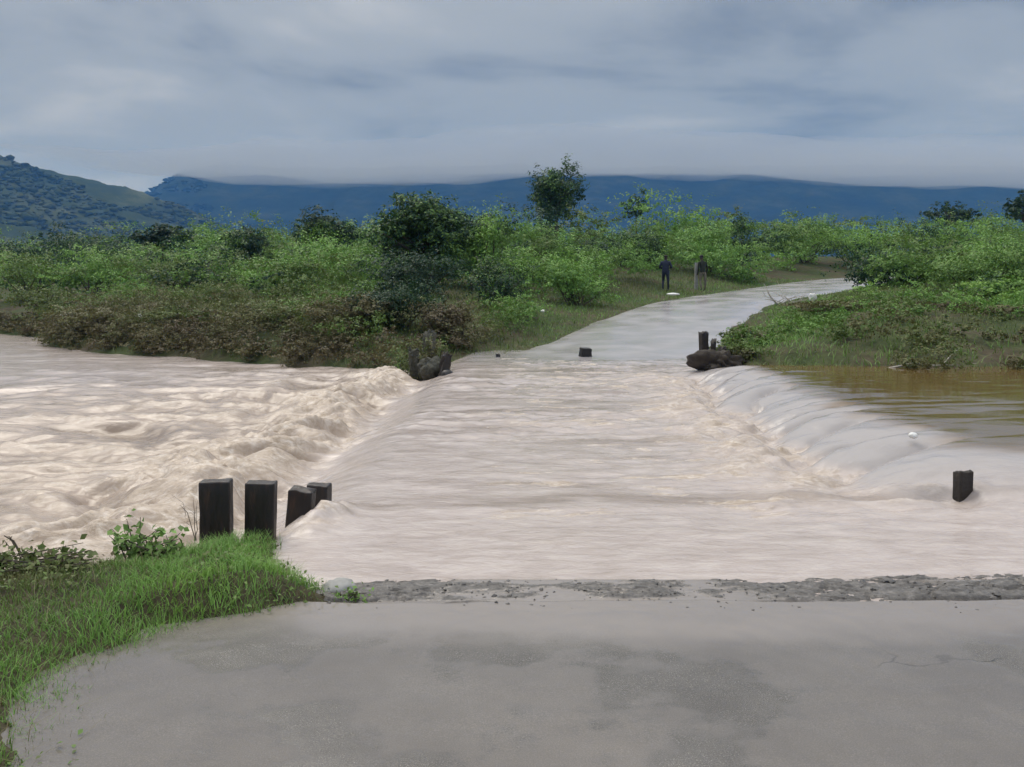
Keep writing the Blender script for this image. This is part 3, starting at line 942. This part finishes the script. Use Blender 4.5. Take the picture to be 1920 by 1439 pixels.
# ------------------------------------------------------------------ scrub that nobody could count
def scrub(name, spots, seed, label):
    Vs, Fs, Ts, Hs, o = [], [], [], [], 0
    r = np.random.default_rng(seed)
    for k, (x, y, rx, h, hue, n, leaf) in enumerate(spots):
        (V, F, tn, hu), _ = foliage(rx, h, n, leaf, hue, seed * 1000 + k, 7, ry=rx)
        V = V + np.array([x, y, Tz(x, y) - 0.1])
        Vs.append(V); Fs.append(F + o); Ts.append(tn); Hs.append(hu); o += len(V)
    V = np.concatenate(Vs)
    put(name, mesh_from(name, V, np.concatenate(Fs), True, {'tint': np.concatenate(Ts), 'hue': np.concatenate(Hs)}, [M_leaf]), kind='stuff', label=label, cat='scrub')


def spots_in(n, xr, yr, seed, size, hue, hjit, npl, leaf, gate):
    r = np.random.default_rng(seed)
    S = []
    while len(S) < n:
        x = r.uniform(*xr); y = r.uniform(*yr)
        if abs(x) > y * 0.62 + 2:
            continue
        g = gate(x, y)
        if 23.5 < y < 41.5 and -5.6 < x * 40 / y < -1.6 and y > 27:      # keep the shaded hollow under the big tree open
            continue
        if g <= 0 or r.random() > g:
            continue
        rd = road_near(np.array([x]), np.array([y]))[0][0]
        rx = r.uniform(*size)
        if rd < RHW + 0.35 + rx + (2.4 if 40 < y < 50 and 3 < x < 11 else 0):
            continue
        h = rx * r.uniform(1.0, 1.5)
        hv = hue(x, y) if callable(hue) else hue
        S.append((x, y, rx, h, float(np.clip(hv + r.normal(0, hjit), 0.03, 1.0)), npl, leaf))
    return S


def belt_hue(x, y):
    q = float(vn(x * 0.16, y * 0.16, 140)) + 0.25 * float(vn(x * 0.7, y * 0.7, 141)) - 0.12
    return 0.97 if q < 0.40 else 0.42 if q < 0.50 else 0.54 if q < 0.66 else 0.66


def bs(x, y):
    return y - float(bank_y(np.array([x]))[0])


# low brown and olive scrub near the water's edge
S1 = spots_in(150, (-23, -1.5), (22, 43), 305, (0.3, 0.6), 0.12, 0.06, 420, 0.042, lambda x, y: 1.0 if -0.75 < bs(x, y) < 0.9 else 0)
S1 += spots_in(230, (-24, 0.6), (23, 42), 301, (0.35, 0.85), lambda x, y: 0.13 + 0.035 * bs(x, y) + 0.22 * float(sst(0.5, 0.72, vn(x * 0.3, y * 0.3, 142))), 0.05, 420, 0.042, lambda x, y: 1.0 if 0.15 < bs(x, y) < 9 else 0)
S1 += spots_in(130, (4.4, 17), (17, 32), 302, (0.22, 0.6), lambda x, y: 0.18 + 0.030 * bs(x, y) + 0.2 * float(sst(0.5, 0.72, vn(x * 0.4, y * 0.4, 143))), 0.06, 420, 0.04, lambda x, y: 1.0 if 0.1 < bs(x, y) < 12 else 0)
scrub('low_scrub', S1, 31, 'low brown and olive scrub along both far banks')
# the green belt behind
S2 = spots_in(250, (-36, 34), (32, 64), 303, (1.0, 1.8), belt_hue, 0.04, 950, 0.078, lambda x, y: 1.0 if bs(x, y) > 8 else 0)
scrub('green_scrub', S2, 33, 'green bushes massed behind the far banks')
S3 = spots_in(250, (-75, 75), (62, 120), 304, (2.0, 3.6), belt_hue, 0.04, 1250, 0.13, lambda x, y: 1.0)
scrub('distant_scrub', S3, 35, 'distant green bushes closing the plain')

# rank grass on the verges and right bank
n = 120000
gx = rng.uniform(-20, 24, n); gy = rng.uniform(17, 56, n)
s = gy - bank_y(gx)
rd, _ = road_near(gx, gy)
keep = (terrain(gx, gy) > np.where(gx > 3, -0.02, -0.25)) & (gy > 16.8) & (rd > RHW - 0.12) & (np.abs(gx) < gy * 0.56 + 1)
keep &= (rng.random(n) < np.where(rd < RHW + 5, 1.0, 0.55))
gx, gy, rd, s = gx[keep], gy[keep], rd[keep], s[keep]
pt = fbm(gx * 0.4, gy * 0.4, 3, 97)
hue = 0.33 + 0.16 * pt + 0.16 * sst(6, 0, rd - RHW) * sst(0, 3, s) + 0.10 * sst(4, 6, gx) * sst(5, 0, s)
P = np.stack([gx, gy, terrain(gx, gy) - 0.02], 1)
V, F, tn, hu = blades(P, (0.10 + 0.16 * rng.random(len(gx))) * (0.65 + 0.35 * sst(0, 1.5, rd - RHW)), 0.008 + 0.006 * rng.random(len(gx)), 1.0, hue, 13)
put('verge_grass', mesh_from('verge_grass', V, F, True, {'tint': tn, 'hue': hu}, [M_leaf]), kind='stuff', label='rank grass on the verges and far banks', cat='grass')


# ------------------------------------------------------------------ hills and mountain
def hill(x, y):
    RX = np.array([-2600, -1500, -1100, -800, -690, -630, -570, -500, -440, -380, -330, 0])
    RZ = np.array([440, 318, 250, 203, 175, 163, 148, 124, 98, 73, 50, -20])
    rid = np.interp(x, RX, RZ) * (1 + 0)
    crest = 1300 + 120 * fbm(x * 0.002, x * 0, 2, 110)
    f = np.where(y < crest, sst(700, 1, 1) * 0 + np.clip((y - 640) / (crest - 640), 0, 1) ** 0.85, np.clip(1 - (y - crest) / 1200, 0, 1))
    rav = 1 - 0.30 * np.abs(fbm(x * 0.006, y * 0.003, 5, 111)) * np.clip((crest - y) / 300, 0, 1)
    z = rid * f * rav + 5.0 * fbm(x * 0.02, y * 0.02, 4, 112) + 2.2 * (fbm(x * 0.12, y * 0.12, 3, 113) > 0.18) * f
    return z - 4


put('hill', grid_mesh(np.linspace(-2600, 100, 420), np.linspace(620, 2500, 200), hill, 'hill', [M_hill2]), kind='structure')


def mountain(x, y):
    face = np.clip((y - 1850) / 750, 0, 1)
    zf = 322 * face ** 0.9 * (1 - 0.5 * sst(2700, 3600, y))
    und = 16 * fbm(x * 0.0025, y * 0.001, 4, 120) - 30 * np.abs(fbm(x * 0.005, y * 0.0015, 4, 121)) * face * (1 - face) * 2.5 + 6 * fbm(x * 0.02, y * 0.015, 4, 122) * face
    left = sst(-1290, -840, x + 30 * fbm(x * 0.01, y * 0.01, 3, 123))
    z = (zf + und * face) * left + 2.5 * (fbm(x * 0.09, y * 0.09, 3, 124) > 0.15) * face
    return z - 3


put('mountain', grid_mesh(np.concatenate([np.linspace(-1700, -1300, 10), np.linspace(-1290, 1700, 420), np.linspace(1720, 4200, 40)]),
                          np.concatenate([np.linspace(1840, 2650, 150), np.linspace(2670, 3600, 12)]), mountain, 'mountain', [M_hill]), kind='structure')


# low cloud lying on the mountain: thin towards its lower edge
def mist():
    xs_ = np.linspace(-960, 3600, 150); ys_ = np.linspace(1680, 2625, 24)
    X, Y = np.meshgrid(xs_, ys_)
    u = (Y - 1680) / (2625 - 1680)
    edge = sst(-960, -640, X) * 0.97 + 0.03
    n_ = 30 * fbm(X * 0.0042, Y * 0.004, 5, 130) + 40 * fbm(X * 0.0013, Y * 0.001, 2, 131)
    zb_ = 188 + 88 * u + n_ * (0.4 + 0.6 * u) + (1 - edge) * 60
    zt_ = zb_ + 3 + (10 + 130 * u) * edge
    k = X.size; ny, nx = X.shape
    V = np.concatenate([np.stack([X.ravel(), Y.ravel(), zb_.ravel()], 1), np.stack([X.ravel(), Y.ravel(), zt_.ravel()], 1)])
    i = np.arange(k).reshape(ny, nx)
    q = lambda a_, b_, c_, d_: np.stack([a_.ravel(), b_.ravel(), c_.ravel(), d_.ravel()], 1)
    F = [q(i[:-1, :-1], i[1:, :-1], i[1:, 1:], i[:-1, 1:]), q(i[:-1, :-1], i[:-1, 1:], i[1:, 1:], i[1:, :-1]) + k]
    F += [q(i[0, :-1], i[0, 1:], i[0, 1:] + k, i[0, :-1] + k), q(i[-1, 1:], i[-1, :-1], i[-1, :-1] + k, i[-1, 1:] + k)]
    F += [q(i[1:, 0], i[:-1, 0], i[:-1, 0] + k, i[1:, 0] + k), q(i[:-1, -1], i[1:, -1], i[1:, -1] + k, i[:-1, -1] + k)]
    mm = bpy.data.materials.new('low_cloud'); mm.use_nodes = True
    tt = mm.node_tree; tt.nodes.clear()
    o_ = N(tt, 'ShaderNodeOutputMaterial'); v_ = N(tt, 'ShaderNodeVolumePrincipled')
    v_.inputs['Color'].default_value = (0.56, 0.595, 0.645, 1)
    v_.inputs['Density'].default_value = 0.0031
    L(tt, v_.outputs[0], o_.inputs['Volume'])
    return mesh_from('mist', V, np.concatenate(F), True, None, [mm])


put('mist', mist(), kind='stuff', label='low grey cloud hiding the top of the blue mountain', cat='mist')


def wood(name, fn, xr, yr, n, size, seed, label, m_):
    r = np.random.default_rng(seed)
    x = r.uniform(*xr, n); y = r.uniform(*yr, n)
    k = vn(x * 0.012, y * 0.012, seed) > 0.4
    x, y = x[k], y[k]
    z = fn(x, y)
    x, y, z = x[z > 4], y[z > 4], z[z > 4]
    S = r.gamma(4, size / 4, len(x))
    V, F = rocks(np.stack([x, y, z + S * 0.3], 1), S, seed)
    put(name, mesh_from(name, V, F, True, None, [m_]), kind='stuff', label=label, cat='wood')


wood('hill_woodland', hill, (-900, -250), (1000, 1420), 6000, 2.6, 150, 'trees dotted over the left hill', M_hill2)
wood('mountain_woodland', mountain, (-1280, -700), (2200, 2750), 2500, 4.0, 151, 'trees along the left shoulder of the blue mountain', M_hill)

# ------------------------------------------------------------------ posts and stumps
def block(name, w_, d_, h_, loc, material, label, cat, seed, rot=(0, 0, 0), jag=0.0, rough=0.006, cuts=5, group=None, taper=0.0, bevel=0.012):
    """worn upright block, base at loc"""
    bm = bmesh.new()
    bmesh.ops.create_cube(bm, size=1.0)
    for v in bm.verts:
        v.co = Vector((v.co.x * w_, v.co.y * d_, (v.co.z + 0.5) * h_))
    bmesh.ops.bevel(bm, geom=list(bm.edges), offset=bevel, segments=2, affect='EDGES', profile=0.6)
    lo = [e for e in bm.edges if e.calc_length() > 0.5 * min(w_, d_)]
    bmesh.ops.subdivide_edges(bm, edges=lo, cuts=cuts, use_grid_fill=True)
    r = np.random.default_rng(seed)
    co = np.array([v.co[:] for v in bm.verts])
    k = 1.0 / max(w_, d_)
    dx_ = fbm(co[:, 2] * 6 + co[:, 1] * k * 2, co[:, 0] * k * 2, 3, seed) * rough
    dy_ = fbm(co[:, 2] * 6 + 9, co[:, 0] * k * 2 + co[:, 1], 3, seed + 3) * rough
    dz_ = fbm(co[:, 0] * k * 3.1, co[:, 1] * k * 3.1, 3, seed + 5) * (rough + jag) * np.clip(co[:, 2] / h_ * 3 - 2, 0, 1)
    for v, a, b2, c in zip(bm.verts, dx_, dy_, dz_):
        f = 1 - taper * v.co.z / h_
        v.co = Vector((v.co.x * f + a, v.co.y * f + b2, v.co.z + c))
    o = bm_obj(name, bm, material, smooth=True, label=label, cat=cat, group=group)
    o.location = loc
    o.rotation_euler = rot
    return o


block('guide_post', 0.215, 0.13, 0.62, (at(401, 6.78), 6.85, ht(905, 6.78) - 0.62), M_post, 'leftmost rusty dark guide post rising from the near grass', 'post', 1, (0, R(-0.5), R(4)))
block('guide_post', 0.212, 0.13, 0.62, (at(482, 6.88), 6.95, ht(908, 6.88) - 0.62), M_post, 'straight dark guide post second from the left, at the edge of the grass', 'post', 2, (0, R(1.2), R(4)))
block('guide_post', 0.19, 0.13, 0.62, (at(550, 7.45), 7.52, ht(919, 7.45) - 0.62), M_post, 'dark guide post third from the left, half drowned in foam', 'post', 3, (R(2), R(6), R(-6)), jag=0.02)
block('guide_post', 0.18, 0.13, 0.62, (at(593, 7.95), 8.02, ht(911, 7.95) - 0.62), M_post, 'dark guide post fourth from the left, only its top above the flood', 'post', 4, (0, R(1), R(-8)), jag=0.01)
block('guide_post', 0.13, 0.10, 0.75, (POST_R[0], POST_R[1], ht(885, 8.1) - 0.75), M_post2, 'lone dark post standing in the flood on the right', 'post', 5, (0, R(1.5), R(14)), jag=0.02)
# far right: broken timbers
zr = 0.0
block('timber_stump', 0.16, 0.16, 1.1, (at(1321, 20.4), 20.4, ht(625, 20.4) - 1.1), M_post2, 'tallest broken timber stump at the far right end of the crossing', 'stump', 11, (0, R(-1), R(10)), jag=0.06, rough=0.02)
block('timber_stump', 0.11, 0.13, 0.9, (at(1335, 20.1), 20.1, ht(638, 20.1) - 0.9), M_post2, 'shorter jagged timber stump leaning against the tallest one', 'stump', 12, (0, R(2), R(-8)), jag=0.08, rough=0.02)
block('timber_stump', 0.15, 0.15, 0.6, (at(1350, 19.7), 19.7, ht(652, 19.7) - 0.6), M_post2, 'low rotten timber stump beside the earth at the far right', 'stump', 13, (R(4), R(5), R(20)), jag=0.06, rough=0.03)


def boulder(name, px, d, py_c, wpx, hpx, material, label, cat, seed, sub=3, amp=0.25, depth=1.0, group=None):
    bm = bmesh.new()
    bmesh.ops.create_icosphere(bm, subdivisions=sub, radius=1.0)
    co = np.array([v.co[:] for v in bm.verts])
    f = 1 + amp * fbm(co[:, 0] * 1.4 + co[:, 2] * 0.8, co[:, 1] * 1.4 + co[:, 2] * 1.1, 3, seed) + amp * 0.6 * fbm(co[:, 0] * 4 + co[:, 2] * 3, co[:, 1] * 4 - co[:, 2] * 2, 4, seed + 2, 0.65)
    a = wpx / 2 / FPX * d; c = hpx / 2 / FPX * d
    for v, k in zip(bm.verts, f):
        v.co = Vector((v.co.x * k * a, v.co.y * k * a * depth, v.co.z * k * c))
    o = bm_obj(name, bm, material, smooth=True, label=label, cat=cat, group=group)
    o.location = (at(px, d), d, ht(py_c, d))
    o.rotation_euler.z = seed * 1.3 % 0.8
    return o


block('broken_post', 0.30, 0.24, 1.2, (at(799, 21.4), 21.4, ht(626, 21.4) - 1.2), M_mud, 'tallest broken mud-caked post on the far left corner', 'post', 21, (0, R(4), R(20)), jag=0.10, rough=0.07, taper=0.25, cuts=9)
block('broken_post', 0.20, 0.18, 0.9, (at(783, 21.0), 21.0, ht(655, 21.0) - 0.9), M_mud, 'shorter broken mud-caked post left of the tallest one', 'post', 22, (R(4), R(-7), R(12)), jag=0.08, rough=0.06, taper=0.15, cuts=9)
block('broken_post', 0.20, 0.2, 0.7, (at(829, 20.2), 20.2, ht(664, 20.2) - 0.7), M_post2, 'low dark broken post nearest the water at the far left corner', 'post', 23, (0, R(9), R(30)), jag=0.08, rough=0.06, taper=0.1, cuts=9)
boulder('boulder', 808, 20.6, 690, 52, 44, M_mud, 'rounded muddy boulder at the water at the far left corner', 'boulder', 24, sub=4, amp=0.4)
boulder('boulder', 838, 19.9, 703, 24, 18, M_black, 'small black rock at the tip of the far left corner', 'boulder', 25, sub=2)
boulder('boulder', 848, 19.2, 716, 24, 8, M_black, 'thin black slab of rock awash below the far left corner', 'boulder', 26, sub=2)
boulder('earth_lump', 1350, 19.2, 684, 78, 56, M_earth, 'dark earthy lump under the broken timbers on the far right', 'earth', 27, sub=4, amp=0.75)
boulder('boulder', 1374, 18.2, 704, 26, 9, M_black, 'small dark rock awash at the foot of the right bank', 'boulder', 28, sub=2)
block('kerb_block', 0.29, 0.24, 0.42, (at(1096, 23.9), 23.9, ht(653, 23.9) - 0.42), M_black, 'black block standing in the shallow water on the far road', 'block', 29, (R(3), R(4), R(16)), rough=0.02, taper=0.15)
block('kerb_block', 0.10, 0.10, 0.2, (at(933, 24.2), 24.2, ht(664, 24.2) - 0.2), M_black, 'tiny black block in the shallows left of the bigger block', 'block', 30, (0, R(4), R(10)), rough=0.01)

# pale stones along the right waterline
k = 0
PL = ['at the right edge of the photograph', 'under the olive brown shrub', 'beside the driftwood branch', 'half sunk in the grass', 'close to the brown water']
stones = [(1905, 19.6, 676, 46, 14), (1872, 19.0, 684, 40, 12), (1842, 19.8, 672, 44, 12), (1895, 18.3, 697, 52, 13), (1815, 19.2, 680, 34, 10), (1862, 18.0, 698, 36, 10), (1780, 18.6, 684, 30, 9)]
sl = ['long pale stone touching the right edge, uppermost of the waterline stones', 'pale stone left of and below the uppermost waterline stone', 'pale flat stone high on the right bank',
      'widest pale stone closest to the brown water', 'medium pale stone left of the flat one', 'low pale stone between the widest stone and the water', 'small pale stone nearest the driftwood branch']
for (px, d, py, wp, hp), lab in zip(stones, sl):
    k += 1
    boulder('river_stone', px, d, py, wp, hp, M_stone, lab, 'stone', 40 + k, sub=2, amp=0.3, group='pale stones along the right waterline')


def twigs(name, label, cat, base, specs, material, r0, seed, parent=None):
    r = np.random.default_rng(seed)
    e = put(name, None, label=label, cat=cat) if parent is None else parent
    if parent is None:
        e.location = base
    for (dx, dy, dz, ox, oy, oz, rad) in specs:
        a = np.array([ox, oy, oz]); v = np.array([dx, dy, dz])
        pts = [a + v * u + r.normal(0, 0.04, 3) * np.linalg.norm(v) * (0 < u) for u in (0, 0.33, 0.66, 1)]
        parts = [tube(pts, [rad, rad * 0.8, rad * 0.6, rad * 0.3], 6)]
        for j in range(2):
            u = r.uniform(0.4, 0.8); p = a + v * u
            q = p + v * 0.35 + r.normal(0, 0.22, 3) * np.linalg.norm(v)
            parts.append(tube([p, (p + q) / 2 + r.normal(0, 0.02, 3), q], [rad * 0.5, rad * 0.35, rad * 0.15], 5))
        V, F = join_vf(parts)
        put('branch', mesh_from('branch', V, F, True, None, [material]), e)
    return e


# brush pile by the far road
x0, d0 = at(1492, 37.0), 37.0
zb = ht(578, d0)
sp = []
for j in range(22):
    a = rng.uniform(-0.2, 0.6); ln = rng.uniform(0.4, 0.9)
    sp.append((ln * rng.choice([-1, 1]), rng.normal(0, 0.3), ln * a, rng.uniform(-0.75, 0.75), rng.uniform(-0.4, 0.4), rng.uniform(0.0, 0.25), rng.uniform(0.012, 0.028)))
sp.append((-0.55, 0, 0.52, -0.55, 0, 0.05, 0.05))
twigs('brush_pile', 'tangle of pale dead branches at the right edge of the far road', 'brush pile', (x0, d0, zb), sp, M_pale, 0.02, 51)
boulder('plastic_bag', 1523, 36.6, 560, 14, 18, M_white, 'white plastic bag caught on the dead branches', 'bag', 52, sub=3, amp=0.45)
boulder('litter', 1262, 40.6, 552, 26, 5, M_white, 'flat white scrap lying on the left verge of the far road', 'litter', 53, sub=2)
boulder('foam_float', 1712, 9.62, 817, 17, 12, M_white, 'round white float drifting on the brown pond', 'float', 54, sub=3, amp=0.15)
boulder('litter', 1018, 30.0, 584, 9, 6, M_white, 'small white scrap under the dark blue-green shrub', 'litter', 55, sub=2)
boulder('litter', 264, 31.6, 594, 11, 13, M_white, 'white scrap caught in the brown shrub on the left bank', 'litter', 56, sub=2)
boulder('litter', 118, 38.0, 591, 14, 6, M_white, 'white scrap low on the far left bank', 'litter', 57, sub=2)
boulder('litter', 1633, 19.2, 668, 7, 6, M_white, 'tiny white scrap in the grass of the right bank', 'litter', 58, sub=2)
twigs('driftwood_branch', 'long pale driftwood branch lying along the right waterline', 'branch', (at(1690, 17.9), 17.7, ht(690, 17.9)), [(1.75, 0.3, 0.05, -0.35, 0, 0, 0.025)], M_pale, 0.02, 60)

# ------------------------------------------------------------------ near bank plants
def leafy_plant(name, label, px, d, base_z, specs, hue, seed, leaf=0.05):
    r = np.random.default_rng(seed)
    e = put(name, None, label=label, cat='plant')
    e.location = (at(px, d), d, float(bank(np.array([at(px, d)]), np.array([d]))[0]) - 0.01)
    Cs, Ds = [], []
    for (tx, ty, tz, ox) in specs:
        a = np.array([ox, 0, -0.03]); tip = np.array([tx, ty, tz])
        mid = (a + tip) / 2 + np.array([0, 0, 0.05])
        V, F = tube([a, mid, tip], [0.005, 0.004, 0.0018], 5)
        put('stem', mesh_from('stem', V, F, True, None, [M_bark]), e)
        for u in np.linspace(0.3, 1.0, 9):
            p = (1 - u) ** 2 * a + 2 * u * (1 - u) * mid + u * u * tip
            Cs.append(p + r.normal(0, 0.022, 3)); Ds.append(r.normal(0, 0.6, 3) + [0, -0.35, 0.8])
    V, F, tn, hu = leaf_quads(np.array(Cs), np.array(Ds), leaf, hue, seed, long=1.25)
    put('foliage', mesh_from('foliage', V, F, True, {'tint': tn, 'hue': hu}, [M_leaf]), e)
    return e


sp = [(rng.uniform(-0.25, 0.3), rng.uniform(-0.12, 0.12), rng.uniform(0.08, 0.24), rng.uniform(-0.18, 0.2)) for _ in range(40)]
sp += [(-0.12, 0, 0.30, -0.06), (-0.03, 0, 0.31, -0.04)]
leafy_plant('creeping_plant', 'round-leaved green plant on the near bank left of the posts', 272, 6.2, 0.10, sp, 0.5, 71, 0.042)
sp = [(rng.uniform(-0.5, 0.45), rng.uniform(-0.2, 0.2), rng.uniform(0.05, 0.2), rng.uniform(-0.4, 0.4)) for _ in range(60)]
leafy_plant('creeping_plant', 'dull green weeds at the left edge of the near bank', 40, 5.65, 0.08, sp, 0.33, 72, 0.036)
sp = [(rng.uniform(-0.28, 0.25), rng.uniform(-0.2, 0.2), rng.uniform(0.04, 0.12), rng.uniform(-0.2, 0.2)) for _ in range(16)]
leafy_plant('creeping_plant', 'small brownish weeds between the dull weeds and the round-leaved plant', 135, 5.85, 0.09, sp, 0.1, 73, 0.03)
sp = [(rng.uniform(-0.1, 0.1), rng.uniform(-0.06, 0.06), rng.uniform(0.03, 0.09), rng.uniform(-0.06, 0.06)) for _ in range(12)]
leafy_plant('creeping_plant', 'tiny green weed on the stony tip of the near bank', 662, 5.55, 0.02, sp, 0.48, 74, 0.022)
twigs('dry_twig', 'thin dry twigs standing left of the leftmost post', 'twig', (at(365, 6.6), 6.62, 0.06),
      [(-0.10, 0, 0.26, 0, 0, 0, 0.004), (-0.02, 0.02, 0.29, 0.005, 0, 0, 0.0035), (0.012, 0, 0.25, -0.01, 0, 0, 0.0035)], M_twig, 0.004, 75)
twigs('broken_stick', 'dark broken stick leaning over the bank near the left edge', 'stick', (at(44, 6.1), 6.1, 0.10), [(-0.11, 0, 0.13, 0, 0, 0, 0.010)], M_bark, 0.01, 76)
# pale stone at the tip of the bank
boulder('river_stone', 636, 5.72, 1103, 66, 34, M_conc, 'pale grey stone at the tip of the near grass bank', 'stone', 77, sub=3, amp=0.22)

# ------------------------------------------------------------------ people
def person(label, loc, rz, H, joints, mats_by_z, hair_mat, scale_y=1.0):
    """one continuous skinned body; joints: (name, parent, pos, radius) for a 1.72 m figure"""
    names = [j[0] for j in joints]
    me = bpy.data.meshes.new('body')
    me.from_pydata([j[2] for j in joints], [(names.index(j[1]), i) for i, j in enumerate(joints) if j[1]], [])
    o = bpy.data.objects.new('tmp_body', me)
    COL.objects.link(o)
    sk = o.modifiers.new('skin', 'SKIN')
    sk.use_smooth_shade = True
    for i, j in enumerate(joints):
        rr_ = j[3] if isinstance(j[3], tuple) else (j[3], j[3])
        me.skin_vertices[0].data[i].radius = rr_
        me.skin_vertices[0].data[i].use_root = (i == 0)
    ss = o.modifiers.new('sub', 'SUBSURF'); ss.levels = 2; ss.render_levels = 2
    dg = bpy.context.evaluated_depsgraph_get()
    body = bpy.data.meshes.new_from_object(o.evaluated_get(dg))
    bpy.data.objects.remove(o)
    for m in mats_by_z[0]:
        body.materials.append(m)
    fn = mats_by_z[1]
    for p in body.polygons:
        p.material_index = fn(p.center)
        p.use_smooth = True
    b_ = put('person', body, label=label, cat='person')
    b_.location = loc
    b_.rotation_euler.z = rz
    b_.scale = (H / 1.72,) * 3
    return b_


def std_joints(sw=0.16, arm='hang', bend=0.0, coat=1.0):
    f = bend
    J = [('pelvis', None, (0, 0, 0.95), (0.15 * coat, 0.105 * coat)),
         ('waist', 'pelvis', (0, -0.02 * f, 1.10), (0.145 * coat, 0.10 * coat)),
         ('chest', 'waist', (0, -0.10 * f, 1.30), (0.175 * coat, 0.115 * coat)),
         ('neck0', 'chest', (0, -0.17 * f, 1.44), (0.10, 0.08)),
         ('neck', 'neck0', (0, -0.21 * f, 1.50), (0.056, 0.056)),
         ('head0', 'neck', (0, -0.25 * f, 1.57), (0.078, 0.085)),
         ('head', 'head0', (0, -0.27 * f, 1.64), (0.082, 0.095)),
         ('crown', 'head', (0, -0.27 * f, 1.70), (0.055, 0.062))]
    for s, nm in ((-1, 'l'), (1, 'r')):
        J += [(nm + 'hip', 'pelvis', (s * 0.095, 0, 0.88), 0.092 * coat), (nm + 'knee', nm + 'hip', (s * 0.105 + 0.02 * s, -0.02 - 0.05 * s, 0.49), 0.062),
              (nm + 'calf', nm + 'knee', (s * 0.11 + 0.02 * s, 0.01 + 0.0 * s, 0.32), 0.056), (nm + 'ankle', nm + 'calf', (s * 0.12, 0.02 + 0.05 * s, 0.08), 0.04),
              (nm + 'toe', nm + 'ankle', (s * 0.135, -0.13 + 0.05 * s, 0.035), 0.036)]
        if arm == 'hang':
            J += [(nm + 'sh', 'chest', (s * 0.19, -0.11 * f, 1.39), 0.064 * coat), (nm + 'el', nm + 'sh', (s * 0.245, 0.0, 1.10), 0.048 * coat),
                  (nm + 'wr', nm + 'el', (s * 0.25, -0.08, 0.86), 0.033), (nm + 'hand', nm + 'wr', (s * 0.245, -0.11, 0.76), 0.034)]
        else:
            J += [(nm + 'sh', 'chest', (s * 0.19, -0.11 * f, 1.39), 0.070 * coat), (nm + 'el', nm + 'sh', (s * 0.30, -0.02, 1.13), 0.055 * coat),
                  (nm + 'wr', nm + 'el', (s * 0.10, -0.24, 1.12), 0.036), (nm + 'hand', nm + 'wr', (s * 0.02, -0.27, 1.14), 0.036)]
    return J


def hair_cap(parent, z, y, rr_, material, name='hair'):
    bm = bmesh.new()
    bmesh.ops.create_icosphere(bm, subdivisions=3, radius=1.0)
    co = np.array([v.co[:] for v in bm.verts])
    k = 1 + 0.06 * fbm(co[:, 0] * 4, co[:, 1] * 4 + co[:, 2] * 3, 3, 5)
    for v, q in zip(bm.verts, k):
        v.co = Vector((v.co.x * rr_[0] * q, v.co.y * rr_[1] * q, max(v.co.z, -0.25) * rr_[2] * q))
    o = bm_obj(name, bm, material, parent, smooth=True)
    o.location = (0, y, z)
    return o


def in_dark(c):
    if c.z > 1.50:
        return 0
    if c.z > 0.90 or (abs(c.x) > 0.20 and c.z > 0.82):
        return 1
    if abs(c.x) > 0.215 and c.z > 0.6:
        return 0
    return 2 if c.z > 0.09 else 3


x, d = at(1318, 46.2), 46.2
p2 = person('person in a dark jacket and khaki trousers standing on the left road verge', (x, d, Tz(x, d)), R(200), 1.70, std_joints(arm='hang', bend=0.55), ([M_skin, M_blackcloth, M_khaki, M_shoe], in_dark), M_hair)
hair_cap(p2, 1.672, -0.13, (0.092, 0.105, 0.085), M_hair)


def in_navy(c):
    if c.z > 1.50:
        return 0
    if abs(c.x) < 0.09 and c.y < -0.2 and 1.05 < c.z < 1.2:
        return 0
    return 1 if c.z > 0.09 else 2


x, d = at(1248, 45.2), 45.2
p1 = person('person wrapped in navy clothes with folded arms beside the road', (x, d, Tz(x, d) - 0.02), R(165), 1.66, std_joints(arm='fold', bend=0.3, coat=1.18), ([M_skin, M_navy, M_shoe], in_navy), M_hair)
hair_cap(p1, 1.675, -0.07, (0.095, 0.108, 0.085), M_hair)
block('marker_post', 0.15, 0.12, 1.45, (at(1305, 46.6), 46.6, Tz(at(1305, 46.6), 46.6) - 0.15), M_conc, 'slim grey marker post just left of the person in the dark jacket', 'post', 81, (0, R(1), R(10)), rough=0.01)

# ------------------------------------------------------------------ the air
bm = bmesh.new()
bmesh.ops.create_cube(bm, size=1.0)
for v in bm.verts:
    v.co = Vector((v.co.x * 23600, v.co.y * 25600 + 300, -12 if v.co.z < 0 else 560))
hm = bpy.data.materials.new('damp_air')
hm.use_nodes = True
t = hm.node_tree
t.nodes.clear()
mo = N(t, 'ShaderNodeOutputMaterial')
pv = N(t, 'ShaderNodeVolumePrincipled')
pv.inputs['Color'].default_value = (0.13, 0.40, 1.0, 1)       # thin air scatters blue first, thick air turns grey
pv.inputs['Absorption Color'].default_value = (1, 1, 1, 1)
pv.inputs['Density'].default_value = 1.75e-4
pv.inputs['Anisotropy'].default_value = 0.0
L(t, pv.outputs[0], mo.inputs['Volume'])
bm_obj('haze', bm, hm, kind='stuff')
